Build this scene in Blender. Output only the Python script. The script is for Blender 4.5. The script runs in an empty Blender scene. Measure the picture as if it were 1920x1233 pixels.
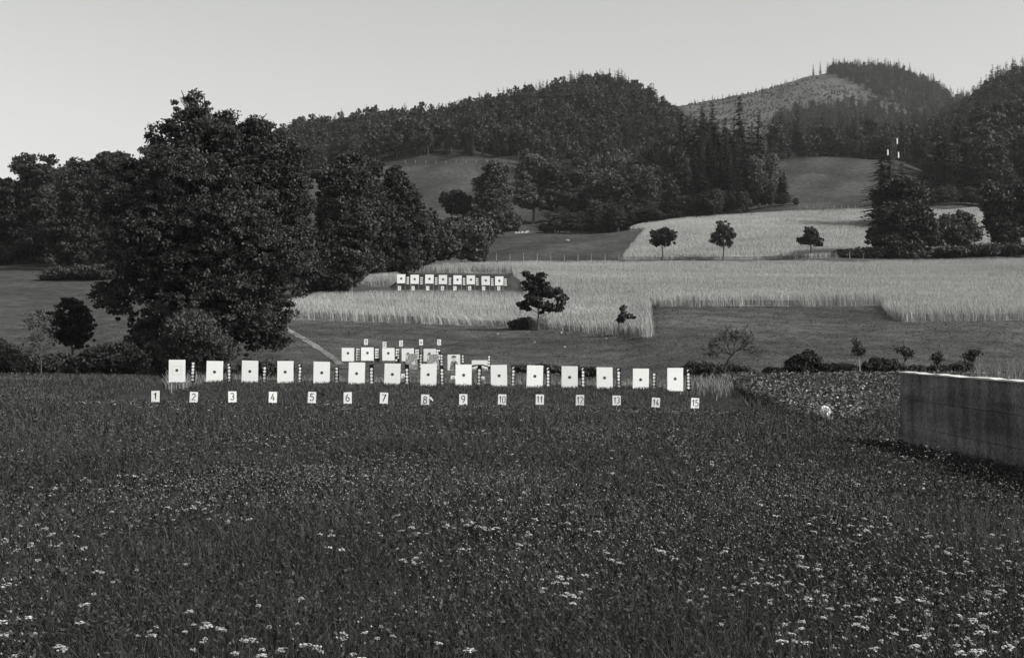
import bpy, math, random
import numpy as np
from mathutils import Vector, Matrix
R = math.radians
random.seed(7)
rng = np.random.default_rng(7)
scene = bpy.context.scene
COL = scene.collection

# ------------------------------------------------------------------ camera, sky, sun, exposure
F = 2500.0; CX, CY = 960.0, 616.5; HZ = 640.0; CAMZ = 2.3
cam = bpy.data.objects.new('camera', bpy.data.cameras.new('camera')); COL.objects.link(cam)
cam.data.sensor_width = 36.0; cam.data.lens = F/1920*36.0
cam.data.clip_start = 0.1; cam.data.clip_end = 20000
cam.location = (0, 0, CAMZ); cam.rotation_euler = (R(90)+math.atan((HZ-CY)/F), 0, 0)
scene.camera = cam
SUN_EL, SUN_AZ = 37.0, 70.0            # azimuth: degrees to the right of straight behind the camera
sdir = Vector((math.sin(R(SUN_AZ))*math.cos(R(SUN_EL)), -math.cos(R(SUN_AZ))*math.cos(R(SUN_EL)), math.sin(R(SUN_EL))))
sl = bpy.data.lights.new('sun', 'SUN'); sl.energy = 3.5; sl.angle = R(0.5); sl.color = (1, 0.995, 0.98)
sun = bpy.data.objects.new('sun', sl); COL.objects.link(sun)
sun.rotation_euler = sdir.to_track_quat('Z', 'Y').to_euler()
w = bpy.data.worlds.new('World'); scene.world = w; w.use_nodes = True
wn = w.node_tree.nodes; wl = w.node_tree.links
sky = wn.new('ShaderNodeTexSky'); sky.sky_type = 'NISHITA'; sky.sun_disc = False
sky.sun_elevation = R(SUN_EL); sky.sun_rotation = R(180-SUN_AZ)
sky.dust_density = 2.5; sky.air_density = 1.0; sky.ozone_density = 1.0
bw = wn.new('ShaderNodeRGBToBW'); bg = wn['Background']; bg.inputs[1].default_value = 0.15
tint = wn.new('ShaderNodeMix'); tint.data_type = 'RGBA'; tint.blend_type = 'MULTIPLY'; tint.inputs[0].default_value = 1
tint.inputs[7].default_value = (0.99, 1.0, 0.985, 1)
wl.new(sky.outputs[0], bw.inputs[0]); wl.new(bw.outputs[0], tint.inputs[6]); wl.new(tint.outputs[2], bg.inputs[0])
scene.view_settings.view_transform = 'Standard'; scene.view_settings.look = 'None'
scene.view_settings.gamma = 1; scene.view_settings.exposure = 0.55
scene.render.engine = 'CYCLES'
scene.cycles.max_bounces = 5; scene.cycles.diffuse_bounces = 3; scene.cycles.transparent_max_bounces = 8
scene.cycles.volume_bounces = 0

# ------------------------------------------------------------------ helpers
def grey(v, warm=0.0): return (v*(1+warm), v, v*(1-warm*1.5), 1)
def mat(name, v, var=0.0, scale=1.0, rough=0.9, spec=0.2, island=0.0, transl=0.0, bump=0.0, attr=None, stretch=None, detail=6, objvar=0.0):
    m = bpy.data.materials.new(name); m.use_nodes = True
    n = m.node_tree.nodes; l = m.node_tree.links; p = n['Principled BSDF']
    p.inputs['Roughness'].default_value = rough; p.inputs['Specular IOR Level'].default_value = spec
    val = n.new('ShaderNodeValue'); val.outputs[0].default_value = v; cur = val.outputs[0]
    if attr:
        a = n.new('ShaderNodeAttribute'); a.attribute_name = attr; cur = a.outputs['Fac']
    tc = n.new('ShaderNodeTexCoord'); coord = tc.outputs['Object']
    if stretch:
        mp = n.new('ShaderNodeMapping'); mp.inputs['Scale'].default_value = stretch; l.new(coord, mp.inputs[0]); coord = mp.outputs[0]
    def mul(cur, src, lo, hi):
        mr = n.new('ShaderNodeMapRange'); mr.inputs[3].default_value = lo; mr.inputs[4].default_value = hi; mr.clamp = False
        l.new(src, mr.inputs[0]); mm = n.new('ShaderNodeMath'); mm.operation = 'MULTIPLY'
        l.new(cur, mm.inputs[0]); l.new(mr.outputs[0], mm.inputs[1]); return mm.outputs[0]
    if var:
        t = n.new('ShaderNodeTexNoise'); t.inputs['Scale'].default_value = scale; t.inputs['Detail'].default_value = detail
        t.inputs['Roughness'].default_value = 0.65; l.new(coord, t.inputs['Vector'])
        mr = n.new('ShaderNodeMapRange'); mr.inputs[1].default_value = .3; mr.inputs[2].default_value = .7
        l.new(t.outputs[0], mr.inputs[0]); cur = mul(cur, mr.outputs[0], 1-var, 1+var)
        t9 = n.new('ShaderNodeTexNoise'); t9.inputs['Scale'].default_value = scale*.09; t9.inputs['Detail'].default_value = 3; l.new(coord, t9.inputs['Vector'])
        mr9 = n.new('ShaderNodeMapRange'); mr9.inputs[1].default_value = .35; mr9.inputs[2].default_value = .65; l.new(t9.outputs[0], mr9.inputs[0]); cur = mul(cur, mr9.outputs[0], 1-var*.5, 1+var*.5)
        if bump:
            b = n.new('ShaderNodeBump'); b.inputs['Strength'].default_value = bump; b.inputs['Distance'].default_value = 1.0/scale
            l.new(t.outputs[0], b.inputs['Height']); l.new(b.outputs[0], p.inputs['Normal'])
    if island:
        g = n.new('ShaderNodeNewGeometry'); cur = mul(cur, g.outputs['Random Per Island'], 1-island, 1+island)
    if objvar:
        oi = n.new('ShaderNodeObjectInfo'); cur = mul(cur, oi.outputs['Random'], 1-objvar, 1+objvar)
    cc = n.new('ShaderNodeCombineColor'); l.new(cur, cc.inputs[0]); l.new(cur, cc.inputs[1])
    m3 = n.new('ShaderNodeMath'); m3.operation = 'MULTIPLY'; m3.inputs[1].default_value = 0.97; l.new(cur, m3.inputs[0]); l.new(m3.outputs[0], cc.inputs[2])
    l.new(cc.outputs[0], p.inputs['Base Color'])
    if transl:
        tr = n.new('ShaderNodeBsdfTranslucent'); l.new(cc.outputs[0], tr.inputs[0])
        mx = n.new('ShaderNodeMixShader'); mx.inputs[0].default_value = transl
        l.new(p.outputs[0], mx.inputs[1]); l.new(tr.outputs[0], mx.inputs[2]); l.new(mx.outputs[0], n['Material Output'].inputs[0])
    return m
M = {}
M['ground'] = mat('ground_grass', .04, var=.42, scale=.55, attr='alb', bump=.25, detail=10, rough=1, spec=0)
M['blade'] = mat('grass_blade', .046, island=.75, transl=.2, var=.25, scale=.25, rough=.7)
M['shortgrass'] = mat('short_grass', .060, island=.3, var=.25, scale=.2, rough=.9, transl=.15)
M['drygrass'] = mat('dry_grass', .17, island=.45, transl=.2)
M['wheat'] = mat('wheat', .30, island=.3, var=.24, scale=.5, stretch=(.25, 1, 1), transl=.15, rough=.8)
M['wheatpale'] = mat('pale_wheat', .33, island=.25, var=.22, scale=.1, stretch=(.35, 2.2, 1), transl=.15, rough=.8)
M['wheatbed'] = mat('wheat_bed', .26, var=.3, scale=1.5, rough=1)
M['umbel'] = mat('umbel_white', .38, island=.35)
M['clover'] = mat('clover_head', .15, island=.6)
M['white'] = mat('white_board', .80, var=.03, scale=9, rough=.7)
M['paper'] = mat('aged_paper', .74, var=.05, scale=6, rough=.8)
M['black'] = mat('black_paint', .02, rough=.6)
M['bull'] = mat('bull_grey', .07, var=.2, scale=40, rough=.8)
M['faint'] = mat('faint_print', .55, rough=.9)
M['rack'] = mat('dark_metal', .016, var=.3, scale=20, rough=.5)
M['disc'] = mat('white_disc', .78, var=.04, scale=30, rough=.6)
M['wood'] = mat('weathered_wood', .26, var=.3, scale=12, stretch=(1, 1, .1))
M['bark'] = mat('bark', .07, var=.4, scale=8, stretch=(1, 1, .2))
M['palebark'] = mat('pale_bark', .35, var=.35, scale=5, stretch=(1, 1, .4))
M['leafbig'] = mat('leaf_dark', .036, objvar=.15, island=.4, transl=.2, rough=.55, spec=.22)
M['leaf'] = mat('leaf_mid', .046, objvar=.35, island=.35, transl=.2, rough=.7, spec=.15)
M['leaflight'] = mat('leaf_light', .075, objvar=.25, island=.35, transl=.2, rough=.7, spec=.2)
M['needle'] = mat('needles', .028, objvar=.3, island=.4, rough=.8)
M['leaffar'] = mat('leaf_far', .040, island=.4, transl=.15, rough=.7)
M['crop'] = mat('crop_leaf', .075, island=.5, transl=.2, rough=.6, spec=.2)
M['mottle'] = mat('mottled_print', .30, var=.75, scale=7, detail=4, rough=.8)
M['stone'] = mat('pale_stone', .32, var=.3, scale=8)
M['path'] = mat('path_earth', .14, var=.6, scale=3, rough=1)
M['midgrey'] = mat('print_grey', .22, var=.4, scale=25)
M['darkprint'] = mat('print_dark', .07, var=.5, scale=25)
M['iron'] = mat('galvanised_iron', .03, var=.3, scale=5, rough=.5)
M['ceramic'] = mat('white_ceramic', .85, rough=.3, spec=.5)

def link(name, me, m=None, parent=None, loc=None):
    o = bpy.data.objects.new(name, me); COL.objects.link(o)
    if m is not None and me is not None and not me.materials:
        for mm in (m if isinstance(m, (list, tuple)) else [m]): me.materials.append(mm)
    if parent: o.parent = parent
    if loc is not None: o.location = loc
    return o
def tag(o, label=None, cat=None, group=None, kind=None):
    if label: o['label'] = label
    if cat: o['category'] = cat
    if group: o['group'] = group
    if kind: o['kind'] = kind
    return o
def empty(name, loc, rz=0):
    o = bpy.data.objects.new(name, None); COL.objects.link(o); o.location = loc; o.rotation_euler = (0, 0, rz)
    o.empty_display_size = .2
    return o
def npmesh(name, V, Fq, mi=None, smooth=False):
    V = np.asarray(V, np.float32).reshape(-1, 3); Fq = np.asarray(Fq, np.int32); k = Fq.shape[1]
    me = bpy.data.meshes.new(name); me.vertices.add(len(V)); me.vertices.foreach_set('co', V.ravel())
    me.loops.add(Fq.size); me.loops.foreach_set('vertex_index', Fq.ravel())
    me.polygons.add(len(Fq)); me.polygons.foreach_set('loop_start', np.arange(0, Fq.size, k, dtype=np.int32))
    if mi is not None: me.polygons.foreach_set('material_index', np.asarray(mi, np.int32))
    if smooth: me.polygons.foreach_set('use_smooth', np.ones(len(Fq), bool))
    me.update(calc_edges=True)
    return me
class MB:                                    # collects polygons of one mesh
    def __init__(s): s.v = []; s.f = []; s.mi = []
    def add(s, vs, fs, mi=0):
        b = len(s.v); s.v += [tuple(v) for v in vs]; s.f += [tuple(b+i for i in f) for f in fs]; s.mi += [mi]*len(fs)
    def box(s, c, d, rot=None, mi=0):
        c = Vector(c); vs = [Vector((sx*d[0]/2, sy*d[1]/2, sz*d[2]/2)) for sz in (-1, 1) for sy in (-1, 1) for sx in (-1, 1)]
        if rot is not None: vs = [rot @ v for v in vs]
        s.add([c+v for v in vs], [(0, 2, 3, 1), (4, 5, 7, 6), (0, 1, 5, 4), (2, 6, 7, 3), (0, 4, 6, 2), (1, 3, 7, 5)], mi)
    def tube(s, pts, rad, n=6, mi=0):
        pts = [Vector(p) for p in pts]; rings = []
        for i, p in enumerate(pts):
            d = (pts[min(i+1, len(pts)-1)]-pts[max(i-1, 0)]).normalized()
            a = d.orthogonal().normalized(); b = d.cross(a); r = rad[i] if isinstance(rad, (list, tuple)) else rad
            rings.append([p+a*r*math.cos(2*math.pi*k/n)+b*r*math.sin(2*math.pi*k/n) for k in range(n)])
        vs = [v for r_ in rings for v in r_]
        fs = [(i*n+k, i*n+(k+1) % n, (i+1)*n+(k+1) % n, (i+1)*n+k) for i in range(len(pts)-1) for k in range(n)]
        fs += [tuple(range(n-1, -1, -1)), tuple((len(pts)-1)*n+k for k in range(n))]
        s.add(vs, fs, mi)
    def prism(s, poly, y0, y1, mi=0):         # polygon in XZ, extruded along Y
        n = len(poly); vs = [(x, y0, z) for x, z in poly]+[(x, y1, z) for x, z in poly]
        fs = [tuple(range(n)), tuple(range(2*n-1, n-1, -1))]+[(i, i+n, (i+1) % n+n, (i+1) % n) for i in range(n)]
        s.add(vs, fs, mi)
    def mesh(s, name):
        me = bpy.data.meshes.new(name); me.from_pydata(s.v, [], s.f); me.polygons.foreach_set('material_index', s.mi); me.update(); return me
    def build(s, name, m, parent=None, loc=None): return link(name, s.mesh(name), m, parent, loc)
def nz(x, y, s=0):                            # cheap smooth noise, about -1..1
    return (np.sin(x*1.0+1.3*np.sin(y*.7+s)+s)+np.sin(y*1.13+1.7*np.sin(x*.61-s)+2.1*s)+np.sin((x+y)*.57+1.1*np.sin(x*1.9-y*.8)+s*.3)+.6*np.sin(2.3*x-1.9*y+s))/3.2

# ------------------------------------------------------------------ terrain: heights along each line of sight, by distance
XC = [-700, 60, 250, 400, 560, 700, 850, 1000, 1110, 1180, 1230, 1300, 1480, 1640, 1780, 1880, 2600]
ROWS = {   # distance: apparent height of the ground there, per column (None = interpolate)
 62:  [705, 705, 707, 718, 720, 720, 722, 722, 722, 722, 720, 716, 714, 714, 714, 716, 716],
 72:  [704, 704, 707, 716, 714, 714, 716, 716, 716, 716, 714, 710, 708, 708, 708, 708, 708],
 88:  [712, 712, 712, 706, 702, 706, 710, 708, 706, 704, 700, 694, 690, 690, 690, 690, 690],
 95:  [700, 700, 700, 690, 688, 692, 696, 694, 690, 688, 680, 672, 668, 668, 668, 668, 668],
 100: [690, 690, 690, 675, 675, 681, 684, 682, 676, 672, 662, 655, 650, 648, 646, 645, 645],
 110: [665, 665, 660, 645, 645, 650, 655, 650, 642, 638, 622, 620, 614, 612, 610, 608, 608],
 120: [640, 640, 635, 625, 620, 620, 626, 624, 620, 618, 592, 592, 592, 592, 592, 592, 592],
 130: [615, 615, 612, 605, 598, 602, 607, 605, 602, 600, 573, 573, 573, 573, 575, 575, 575],
 160: [575, 575, 568, 560, 546, 541, 541, 543, 543, 545, 546, 546, 546, 547, 548, 548, 548],
 200: [530, 530, 525, 520, 516, 512, 511, 512, 514, 516, 517, 518, 518, 519, 518, 517, 517],
 250: [495, 495, 495, 495, 494, 492, 490, 489, 489, 489, 489, 488, 487, 487, 484, 482, 480],
 256: [493, 493, 493, 493, 492, 490, 487, 486, 486, 486, 486, 485, 484, 483, 480, 478, 476],
 300: [475, 475, 475, 474, 472, 470, 460, 452, 450, 440, 436, 430, 424, 424, 424, 424, 424],
 340: [462, 462, 462, 460, 458, 450, 442, 437, 437, 428, 415, 405, 396, 395, 394, 394, 394],
 420: [440, 440, 438, 430, 420, 402, 390, 393, 393, 386, 384, 380, 368, 372, 378, 385, 385],
 520: [400, 400, 395, 370, 340, 318, 303, 304, 315, 325, 330, 335, 303, 302, 312, 330, 330],
 650: [360, 360, 350, 320, 275, 262, 245, 225, 205, 212, 235, 280, 290, 290, 285, 250, 230],
 800: [360, 360, 350, 320, 280, 268, 240, 205, 176, 187, 214, 266, 300, 295, 260, 175, 120],
 1000: [390, 390, 385, 350, 310, 290, 265, 225, 200, 215, 240, 270, 290, 285, 250, 170, 90],
 1300: [420, 420, 410, 390, 360, 340, 320, 280, 250, 250, 245, 240, 240, 245, 240, 200, 120],
 1700: [450, 450, 450, 430, 400, 380, 350, 300, 262, 235, 215, 194, 152, 127, 190, 215, 180],
 2300: [480, 480, 480, 470, 450, 430, 400, 350, 300, 280, 260, 240, 220, 200, 230, 250, 240],
 3500: [560]*17}
def meadow_z(X, D): return -0.016*X + 0.05*nz(X*.5, D*.4, 1)*np.clip((D-4)/10, 0, 1)
U = np.linspace(-0.66, 0.66, 331)
DG = np.concatenate([np.linspace(-12, 46, 60), np.linspace(47, 300, 255), np.geomspace(304, 3500, 190)])
uc = (np.array(XC)-CX)/F
Dr = np.array(sorted(ROWS)); Yr = np.array([np.interp(U, uc, ROWS[d]) for d in Dr])     # rows x U
Zr = CAMZ+(HZ-Yr)*Dr[:, None]/F
d1 = 1540-CX                                                        # summit shoulder refined at 1700 m
Yr17 = np.interp(U, (np.array([-700, 700, 1110, 1230, 1290, 1350, 1450, 1500, 1540, 1580, 1620, 1680, 1740, 1780, 1880, 2600])-CX)/F,
                 [450, 380, 262, 212, 196, 188, 166, 148, 140, 137, 136, 140, 164, 190, 215, 180])
Zr[list(Dr).index(1700)] = CAMZ+(HZ-Yr17)*1700/F
Dall = np.concatenate([[-12., 20., 46.], Dr])
Znear = np.array([meadow_z(U*max(d, 1), d) for d in (-12., 20., 46.)])
Zall = np.concatenate([Znear, Zr])
ZG = np.array([[0.0]*len(U)]*len(DG))
def herm(xs, ys, x):                                              # monotone cubic
    h = np.diff(xs); dl = np.diff(ys)/h; m = np.zeros_like(ys)
    for i in range(1, len(xs)-1):
        if dl[i-1]*dl[i] > 0: m[i] = 2*dl[i-1]*dl[i]/(dl[i-1]+dl[i])
    m[0] = dl[0]; m[-1] = dl[-1]
    k = np.clip(np.searchsorted(xs, x)-1, 0, len(h)-1); t = (x-xs[k])/h[k]
    return (2*t**3-3*t**2+1)*ys[k]+(t**3-2*t**2+t)*h[k]*m[k]+(-2*t**3+3*t**2)*ys[k+1]+(t**3-t**2)*h[k]*m[k+1]
for j in range(len(U)): ZG[:, j] = herm(Dall, Zall[:, j], DG)
for _ in range(6): ZG[:, 1:-1] = .25*ZG[:, :-2]+.5*ZG[:, 1:-1]+.25*ZG[:, 2:]
DD, UU = np.meshgrid(DG, U, indexing='ij')
near = DD <= 46
XXg = UU*np.where(DD < 40, 40, DD)                                 # near the camera the fan becomes a straight strip
ZG = np.where(near, meadow_z(XXg, DD), ZG+np.clip((DD-60)/300, 0, 1)**.8*nz(XXg*.09, DD*.11, 3)*np.clip(DD/260, .1, 2.0))
def tz(X, Y):
    X = np.asarray(X, float); Y = np.asarray(Y, float)
    u = X/np.where(Y < 40, 40, Y)
    i = np.clip(np.searchsorted(DG, Y)-1, 0, len(DG)-2); t = np.clip((Y-DG[i])/(DG[i+1]-DG[i]), 0, 1)
    a = np.clip((u-U[0])/(U[1]-U[0]), 0, len(U)-1.001); j = a.astype(int); s = a-j
    return (ZG[i, j]*(1-s)+ZG[i, j+1]*s)*(1-t)+(ZG[i+1, j]*(1-s)+ZG[i+1, j+1]*s)*t
def proj(X, Y, Z): return CX+F*X/Y, HZ-F*(Z-CAMZ)/Y
def at(x, y, D): return Vector(((x-CX)/F*D, D, CAMZ+(HZ-y)/F*D))
def hit(x, y, d0=8, d1=2300):                                     # where the line of sight first meets the ground
    D = np.geomspace(d0, d1, 4000); X = (x-CX)/F*D; g = tz(X, D); r = CAMZ+(HZ-y)/F*D
    k = np.argmax(g >= r)
    if not (g >= r).any(): k = len(D)-1
    return Vector((X[k], D[k], float(g[k])))
def inpoly(px, py, poly):
    c = np.zeros(np.shape(px), bool); n = len(poly)
    for i in range(n):
        x1, y1 = poly[i]; x2, y2 = poly[(i+1) % n]
        if y1 == y2: continue
        k = ((y1 > py) != (y2 > py)) & (px < (x2-x1)*(py-y1)/(y2-y1)+x1); c ^= k
    return c
# outline of the fields (ground outlines)
WHEAT = [(524, 598), (545, 578), (600, 564), (740, 560), (990, 562), (968, 524), (960, 512), (760, 510), (735, 537), (650, 536), (700, 520), (800, 508), (900, 502), (1000, 500), (1400, 499), (1600, 498), (2050, 492), (2050, 599), (1700, 603), (1672, 598), (1648, 573), (1218, 575), (1224, 633), (1060, 623), (900, 611), (700, 603)]
UPPER = [(1166, 486), (1213, 430), (1180, 432), (1200, 424), (1300, 412), (1480, 400), (1640, 395), (2050, 394), (2050, 474), (1640, 481), (1400, 486)]
def region_alb(px, py, D):
    a = np.full(px.shape, .030)                                    # meadow soil under the long grass
    a = np.where(D > 58, .066, a)                                  # mown slope
    a = np.where((D > 58) & (px < 520), .055, a)
    a = np.where((D > 135) & (D < 195) & (px < 300), .056, a)                  # pale field on the left
    a = np.where(D > 252, .05, a)
    a = np.where((D > 256) & (px < 900), .056, a)
    a = np.where((D > 530), .03, a)                                # forest floor
    a = np.where((D > 1250), .05, a)
    clear = inpoly(px, py, [(1280, 290), (1285, 190), (1350, 180), (1450, 155), (1530, 130), (1570, 130), (1640, 175), (1720, 205), (1700, 225), (1640, 206), (1560, 202), (1490, 215), (1450, 235), (1400, 290)])
    a = np.where(clear & (D > 1200), .078, a)
    a = np.where(inpoly(px, py, WHEAT) & (D > 100) & (D < 260), .16, a)
    a = np.where(inpoly(px, py, UPPER) & (D > 240) & (D < 420), .2, a)
    sw = np.sin((XXg*.42+DD*.8)*1.5+1.2*nz(XXg*.06, DD*.05, 2)); a = np.where((D > 58) & (D < 150), a*(1+.10*sw+.14*nz(XXg*.22, DD*.3, 15)), a)
    sw2 = np.sin(XXg*.32-DD*.12+.8*nz(XXg*.02, DD*.02, 4)); a = np.where((D > 256) & (D < 540), a*(1+.11*sw2+.12*nz(XXg*.05, DD*.06, 6)), a)
    return a
V = np.stack([XXg, DD, ZG], -1)
ni, nj = DD.shape; idx = np.arange(ni*nj).reshape(ni, nj)
Fq = np.stack([idx[:-1, :-1], idx[:-1, 1:], idx[1:, 1:], idx[1:, :-1]], -1).reshape(-1, 4)
me = npmesh('ground', V, Fq, smooth=True)
pxg, pyg = proj(XXg, np.where(DD < 5, 5, DD), ZG)
alb = region_alb(pxg, pyg, DD)
at_ = me.attributes.new('alb', 'FLOAT', 'POINT'); at_.data.foreach_set('value', alb.astype(np.float32).ravel())
tag(link('ground', me, M['ground']), kind='structure')

# raised banks the target rows stand on
def bank(name, x0, x1, D0, D1, D2, D3, top_y0, top_y1, end=2.2):
    mb = []; n = 90; prof = [(D0, 0), (D0*.7+D1*.3, .38), (D0*.35+D1*.65, .8), (D1, 1), ((D1+D2)/2, 1.03), (D2, 1), (D3, 0)]
    Xa = (x0-CX)/F*D0; Xb = (x1-CX)/F*D0
    grid = []
    for i in range(n+1):
        X = Xa+(Xb-Xa)*i/n; px = CX+F*X/D1; zt = CAMZ+(HZ-(top_y0+(top_y1-top_y0)*(px-x0)/(x1-x0)))*D1/F
        e = min(1, (X-Xa)/end, (Xb-X)/end); e = max(e, 0)
        row = []
        for D, h in prof:
            g = float(tz(X, D)); k = h*e
            z = g-.25 + (zt-g+.25)*k + .035*float(nz(X*2.1, D*2.3, 5)) if k > 0 else g-.25
            row.append((X, D, z))
        grid.append(row)
    m = len(prof); V = [p for r in grid for p in r]
    Fq = [(i*m+k, (i+1)*m+k, (i+1)*m+k+1, i*m+k+1) for i in range(n) for k in range(m-1)]
    me = npmesh(name, V, Fq, smooth=True)
    a = me.attributes.new('alb', 'FLOAT', 'POINT'); a.data.foreach_set('value', np.full(len(V), .04, np.float32))
    tag(link(name, me, M['ground']), kind='structure'); return grid
BANK = bank('earth_bank', 236, 1372, 46.9, 49.4, 51.5, 55, 716, 735)
RBANK = bank('target_bank', 718, 1000, 158.5, 165, 167, 170, 512, 515, end=2.6)
def gz(X, Y):                                                       # ground or bank height
    g = float(tz(X, Y))
    for G in (BANK, RBANK):
        if G[0][0][0] < X < G[-1][0][0] and G[0][0][1] <= Y <= G[0][-1][1]:
            i = min(int((X-G[0][0][0])/(G[1][0][0]-G[0][0][0])), len(G)-1); row = G[i]
            g = max(g, float(np.interp(Y, [p[1] for p in row], [p[2] for p in row])))
    return g
bankD = np.array([p[1] for p in BANK[0]]); bankX = np.array([r[0][0] for r in BANK]); bankZ = np.array([[p[2] for p in r] for r in BANK])
def gzv(X, Y):
    g = tz(X, Y); i = np.clip((X-bankX[0])/(bankX[1]-bankX[0]), 0, len(bankX)-1).astype(int)
    k = np.clip(np.searchsorted(bankD, Y)-1, 0, len(bankD)-2); t = np.clip((Y-bankD[k])/(bankD[k+1]-bankD[k]), 0, 1)
    b = bankZ[i, k]*(1-t)+bankZ[i, k+1]*t
    ok = (X > bankX[0]) & (X < bankX[-1]) & (Y > bankD[0]) & (Y < bankD[-1])
    return np.where(ok, np.maximum(g, b), g)
p0 = [hit(x, y) for x, y in [(505, 598), (530, 612), (560, 630), (592, 650), (625, 672), (640, 684)]]
V = []; 
for i, p in enumerate(p0):
    for k in range(1):
        pass
pts = []
for i in range(len(p0)-1):
    for t in np.linspace(0, 1, 12, endpoint=False): pts.append(p0[i].lerp(p0[i+1], t))
for p in pts:
    for dx in (-.08-.22*random.random(), .08+.22*random.random()):
        X = p.x+dx; Y = p.y+.4*(1 if dx > 0 else -1); V.append((X, Y, float(tz(X, Y))+.03))
tag(link('path', npmesh('path', V, [(2*i, 2*i+1, 2*i+3, 2*i+2) for i in range(len(pts)-1)]), M['path']), kind='structure')

# ------------------------------------------------------------------ grass, wheat, flowers (uncountable: stuff)
def scatter(n, D0, D1, u0=-.5, u1=.5, power=1.0):                  # density in the world falls off as D**-(..)
    D = (D0**(power+1)+(D1**(power+1)-D0**(power+1))*rng.random(n))**(1/(power+1)) if power != -1 else D0*(D1/D0)**rng.random(n)
    u = u0+(u1-u0)*rng.random(n); return u*(D+(7 if u0 < -.44 and D1 < 50 else 0)), D
def blades(X, Y, Z, h, wd, lean, seg=2, tip=.15, wind=(0, 0)):
    n = len(X); a = rng.random(n)*2*np.pi; ca, sa = np.cos(a), np.sin(a)
    b = rng.random(n)*2*np.pi; L = lean*h*rng.random(n); lx = L*np.cos(b)+wind[0]*h; ly = L*np.sin(b)+wind[1]*h
    vs = []
    fr = [(0, 0, 1.), (.55, .35, .8), (1, 1, tip)] if seg == 2 else [(0, 0, 1.), (1, 1, tip)]
    for (t, q, ww) in fr:
        cxp = X+lx*q; cyp = Y+ly*q; z = Z+h*t
        vs.append(np.stack([cxp-ca*wd*ww/2, cyp-sa*wd*ww/2, z], -1)); vs.append(np.stack([cxp+ca*wd*ww/2, cyp+sa*wd*ww/2, z], -1))
    V = np.stack(vs, 1); k = V.shape[1]; base = (np.arange(n)*k)[:, None]
    if seg == 2: Fq = np.concatenate([base+np.array([0, 1, 3, 2]), base+np.array([2, 3, 5, 4])])
    else: Fq = base+np.array([0, 1, 3, 2])
    return V.reshape(-1, 3), Fq
def leafquads(C, size, flat=0.0, aspect=1.6):
    n = len(C); N = rng.normal(0, 1, (n, 3)); N[:, 2] = np.abs(N[:, 2])+flat; N /= np.linalg.norm(N, axis=1)[:, None]
    T = np.cross(N, rng.normal(0, 1, (n, 3))); T /= np.linalg.norm(T, axis=1)[:, None]+1e-9; B = np.cross(N, T)
    s = (size*(.6+.8*rng.random(n)))[:, None]; L = s*aspect/2; Wd = s/2
    V = np.stack([C-T*L, C-B*Wd+T*L*.1, C+T*L, C+B*Wd+T*L*.1], 1)
    return V.reshape(-1, 3), (np.arange(n)*4)[:, None]+np.arange(4)
def join(parts):
    Vs, Fs, o = [], [], 0
    for V, Fq in parts: Vs.append(V); Fs.append(Fq+o); o += len(V)
    return np.concatenate(Vs), np.concatenate(Fs)
WX = 9.3
SIGNX = np.array([291.5, 363, 436, 511.5, 584.5, 652, 719.5, 797, 868.5, 941, 1012, 1087, 1156, 1229, 1302.5])
def keep_meadow(X, Y):
    px, py = proj(X, Y, tz(X, Y))
    k = ~((X > WX-.05) & (Y < 34.5) & (Y > 14))
    k &= ~inpoly(px, py, CROP)
    near = np.min(np.abs(px[:, None]-SIGNX[None, :]), 1) < 11       # grass is short right in front of the number signs
    k &= ~(near & (Y > 43.6) & (Y < 49.3))
    return k
CROP = [(1352, 716), (1400, 745), (1470, 775), (1545, 803), (1600, 798), (1680, 770), (1760, 740), (1960, 715), (1700, 712)]
parts = []
# (count, D0, D1, height, width)
for n, a, b, h, wd, seg, pw in [(250000, 5.6, 14, .36, .008, 2, 0), (190000, 12, 26, .38, .014, 2, 0), (125000, 24, 46, .36, .03, 1, 0), (46000, 44, 70, .30, .05, 1, 0)]:
    X, Y = scatter(n, a, b, -.46, .46, pw); k = keep_meadow(X, Y)
    px, py = proj(X, Y, tz(X, Y)); onbank = (X > bankX[0]+.3) & (X < bankX[-1]-.5) & (Y > 47.0) & (Y < 53)
    k &= ~onbank; k &= ~((Y > 56) & (px > 300) & (px < 1352)); X, Y = X[k], Y[k]
    hh = h*(.45+.75*rng.random(len(X)))*(1+.25*nz(X*.8, Y*.6, 2)); hh = np.where((Y > 36) & (X > bankX[0]-1) & (X < bankX[-1]+1), np.minimum(hh, .05+np.clip(46.2-Y, 0, 20)*.034), hh); hh = np.where((X > WX-2.4) & (Y < 36), hh*.4, hh); hh = np.where((Y > 40) & (X < bankX[0]), hh*.5, hh)
    parts.append(blades(X, Y, gzv(X, Y)-.02, hh, wd*(.6+.8*rng.random(len(X))), .9, seg))
for n, a, b, sz, hm in ((190000, 5.8, 15, .017, .38), (150000, 13, 28, .026, .40), (70000, 26, 47, .04, .30)):
    X, Y = scatter(n, a, b, -.46, .46, .2); k = keep_meadow(X, Y) & ~((X > bankX[0]) & (X < bankX[-1]) & (Y > 46.5)) & (nz(X*2.3, Y*1.9, 12)+1.5*rng.random(len(X)) > 0); X, Y = X[k], Y[k]
    lim = np.where((Y > 36) & (X > bankX[0]-1), np.minimum(hm, .05+np.clip(46.2-Y, 0, 20)*.034), hm); lim = np.where((X > WX-2.2) & (Y < 34), lim*.5, lim)
    parts.append(leafquads(np.stack([X, Y, gzv(X, Y)+lim*(.25+.75*rng.random(len(X)))], -1), sz, .2, 2.2))
V, Fq = join(parts)
tag(link('meadow_grass', npmesh('meadow_grass', V, Fq), M['blade']), 'tall dark meadow grass covering the whole foreground', 'grass', kind='stuff')
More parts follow.
